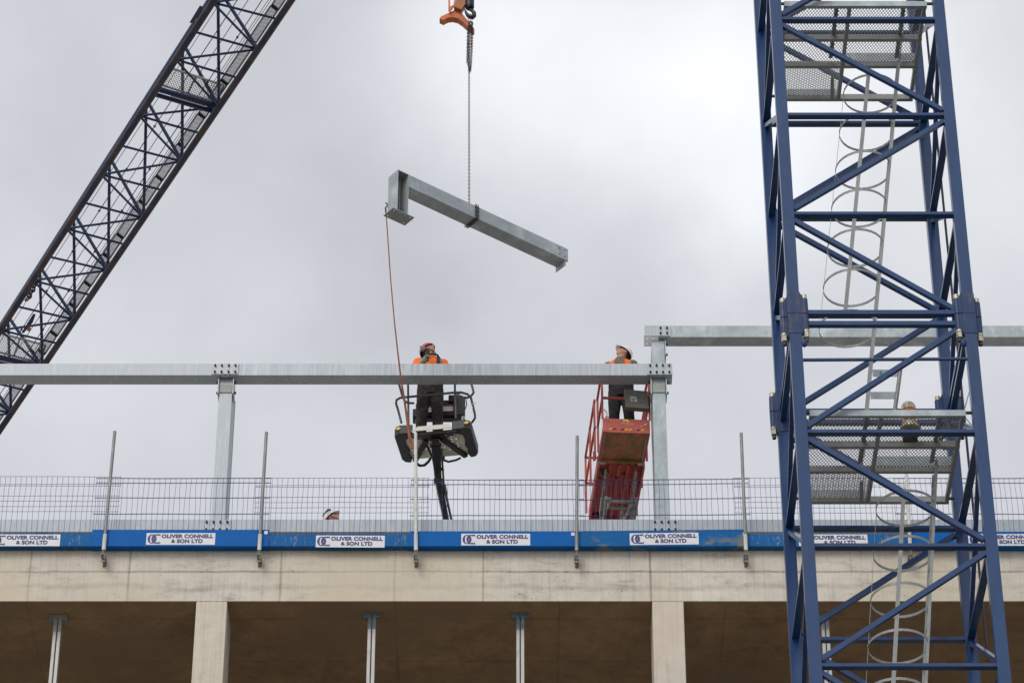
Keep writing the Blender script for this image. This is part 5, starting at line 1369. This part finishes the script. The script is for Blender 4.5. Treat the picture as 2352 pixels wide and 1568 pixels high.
    for sg in (-1, 1): cs.path([H((sg * .098, .0, .03)), H((sg * .082, -.02, -.04)), H((sg * .058, -.05, -.095)), H((0, -.062, -.126))], .0055, 6)
    if outfit.get('chinstrap'): put(cs, 'chin_strap', 'helmet_dark')
    for f in outfit.get('extras', ()): f(H, rr, put, e, Mx)
    return e

def muffs(H, rr, put, e, Mx):
    for sg in (-1, 1):
        q = MB(); q.ell(H((sg * .108, .012, -.012)), (.024, .040, .052), 16, 12, rot=rr); o = put(q, 'ear_defender', 'muff')
        q = MB(); q.ell(H((sg * .090, .010, -.012)), (.018, .042, .054), 16, 12, rot=rr); put(q, 'ear_cushion', 'helmet_dark')
        q = MB(); q.path([H((sg * .125, .012, .02)), H((sg * .130, .02, .06)), H((sg * .112, .03, .075))], .007, 6); put(q, 'ear_defender_arm', 'helmet_dark')
def specs(H, rr, put, e, Mx):
    q = MB()
    for sg in (-1, 1): q.ell(H((sg * .032, -.108, .012)), (.025, .006, .016), 14, 8, rot=rr)
    q_ = put(q, 'safety_glasses', 'glasses')
    q = MB(); q.path([H((-.080, -.005, .012)), H((-.070, -.08, .016)), H((-.056, -.108, .022)), H((0, -.114, .024)), H((.056, -.108, .022)), H((.070, -.08, .016)), H((.080, -.005, .012))], .004, 6); put(q, 'glasses_frame', 'helmet_dark')
def greenlamp(H, rr, put, e, Mx):
    q = MB(); q.path([H((.02, .02, .150)), H((.02, -.06, .165)), H((.02, -.085, .155))], [.05, .052, .035], 12)
    q.path([H((.02, .06, .145)), H((.02, .02, .16))], [.045, .05], 12); put(q, 'green_helmet_pad', 'green')
    q = MB(); q.ell(H((.0, .150, .02)), (.03, .03, .03), 10, 8); put(q, 'helmet_knob', 'helmet_dark')
    q = MB(); q.ell(H((.085, .005, -.01)), (.012, .03, .036), 10, 8, rot=rr); put(q, 'ear_plug_cord', 'rope_orange')
def radio(H, rr, put, e, Mx):
    q = MB(); q.box((-.052, -.275, 1.375), (.048, .032, .11)); put(q, 'radio', 'black_steel', smooth=False, bevel=.004)
    q = MB(); q.path([(-.052, -.275, 1.425), (-.048, -.277, 1.46), (-.036, -.285, 1.54)], [.009, .006, .004], 8); put(q, 'radio_antenna', 'black_steel')
def lanyard(H, rr, put, e, Mx):
    q = MB(); q.path([(-.10, -.02, 1.50), (-.06, -.11, 1.475), (.03, -.135, 1.47), (.09, -.09, 1.485), (.13, 0, 1.49)], .016, 8); put(q, 'neck_collar', 'strap')

FLZ = c0.z + 0.006
floorP = K(-0.10, 0.30, 0.006)
person(floorP, R(4), 'person in orange top and red helmet with ear defenders, holding a radio in the basket', R(46), R(36),
       [((-.27, -.05, 1.14), (-.13, -.225, 1.25), (-.06, -.275, 1.32)), ((.295, .0, 1.16), (.22, -.17, 1.12), (.17, -.22, 1.14))],
       dict(jacket='hivis', trousers='trousers_dirty', helmet='helmet_red', gloves=True, skin='skin_stubble', chinstrap=True, peak=0.05, extras=(muffs, radio, lanyard),
            straps=((-.105, -.105, -50, 120, .055, 'harness_strap', 'strap'), (.105, .105, -50, 120, .055, 'harness_strap', 'strap'), (-.145, -.145, -50, 110, .022, 'reflective_strip', 'reflective', .008), (.147, .147, -50, 110, .022, 'reflective_strip', 'reflective', .008))), 1.06)
dk2 = S(-0.03, 0.36, 0.031)
person(dk2, R(-8), 'person in brown hooded jacket, orange braces and white helmet, looking up on the red lift', R(-54), R(38),
       [((-.26, .0, 1.16), (-.18, -.19, 1.14), (-.14, -.24, 1.17)), ((.26, .0, 1.16), (.18, -.19, 1.14), (.14, -.24, 1.17))],
       dict(jacket='hoodie', hood=True, trousers='trousers', helmet='helmet_white', skin='skin', extras=(specs,),
            straps=((-.118, -.105, -60, 120, .075, 'hivis_band', 'hivis'), (.118, .105, -60, 120, .075, 'hivis_band', 'hivis'), (-.155, -.15, 30, 118, .03, 'reflective_strip', 'reflective', .009), (.155, .15, 30, 118, .03, 'reflective_strip', 'reflective', .009))), 1.045)
w3 = Vector((py(771, 1180, 43.7).x, 43.7, Z_SLAB))
person(w3, R(35), 'person on the roof, only white helmet with green pad and raised face showing', R(32), R(40),
       [((-.26, .0, 1.12), (-.24, -.1, .86), (-.24, -.14, .80)), ((.26, .0, 1.12), (.24, -.1, .86), (.24, -.14, .80))],
       dict(jacket='hivis', trousers='trousers', helmet='helmet_white', skin='skin', chinstrap=True, extras=(specs, greenlamp)), 1.0)
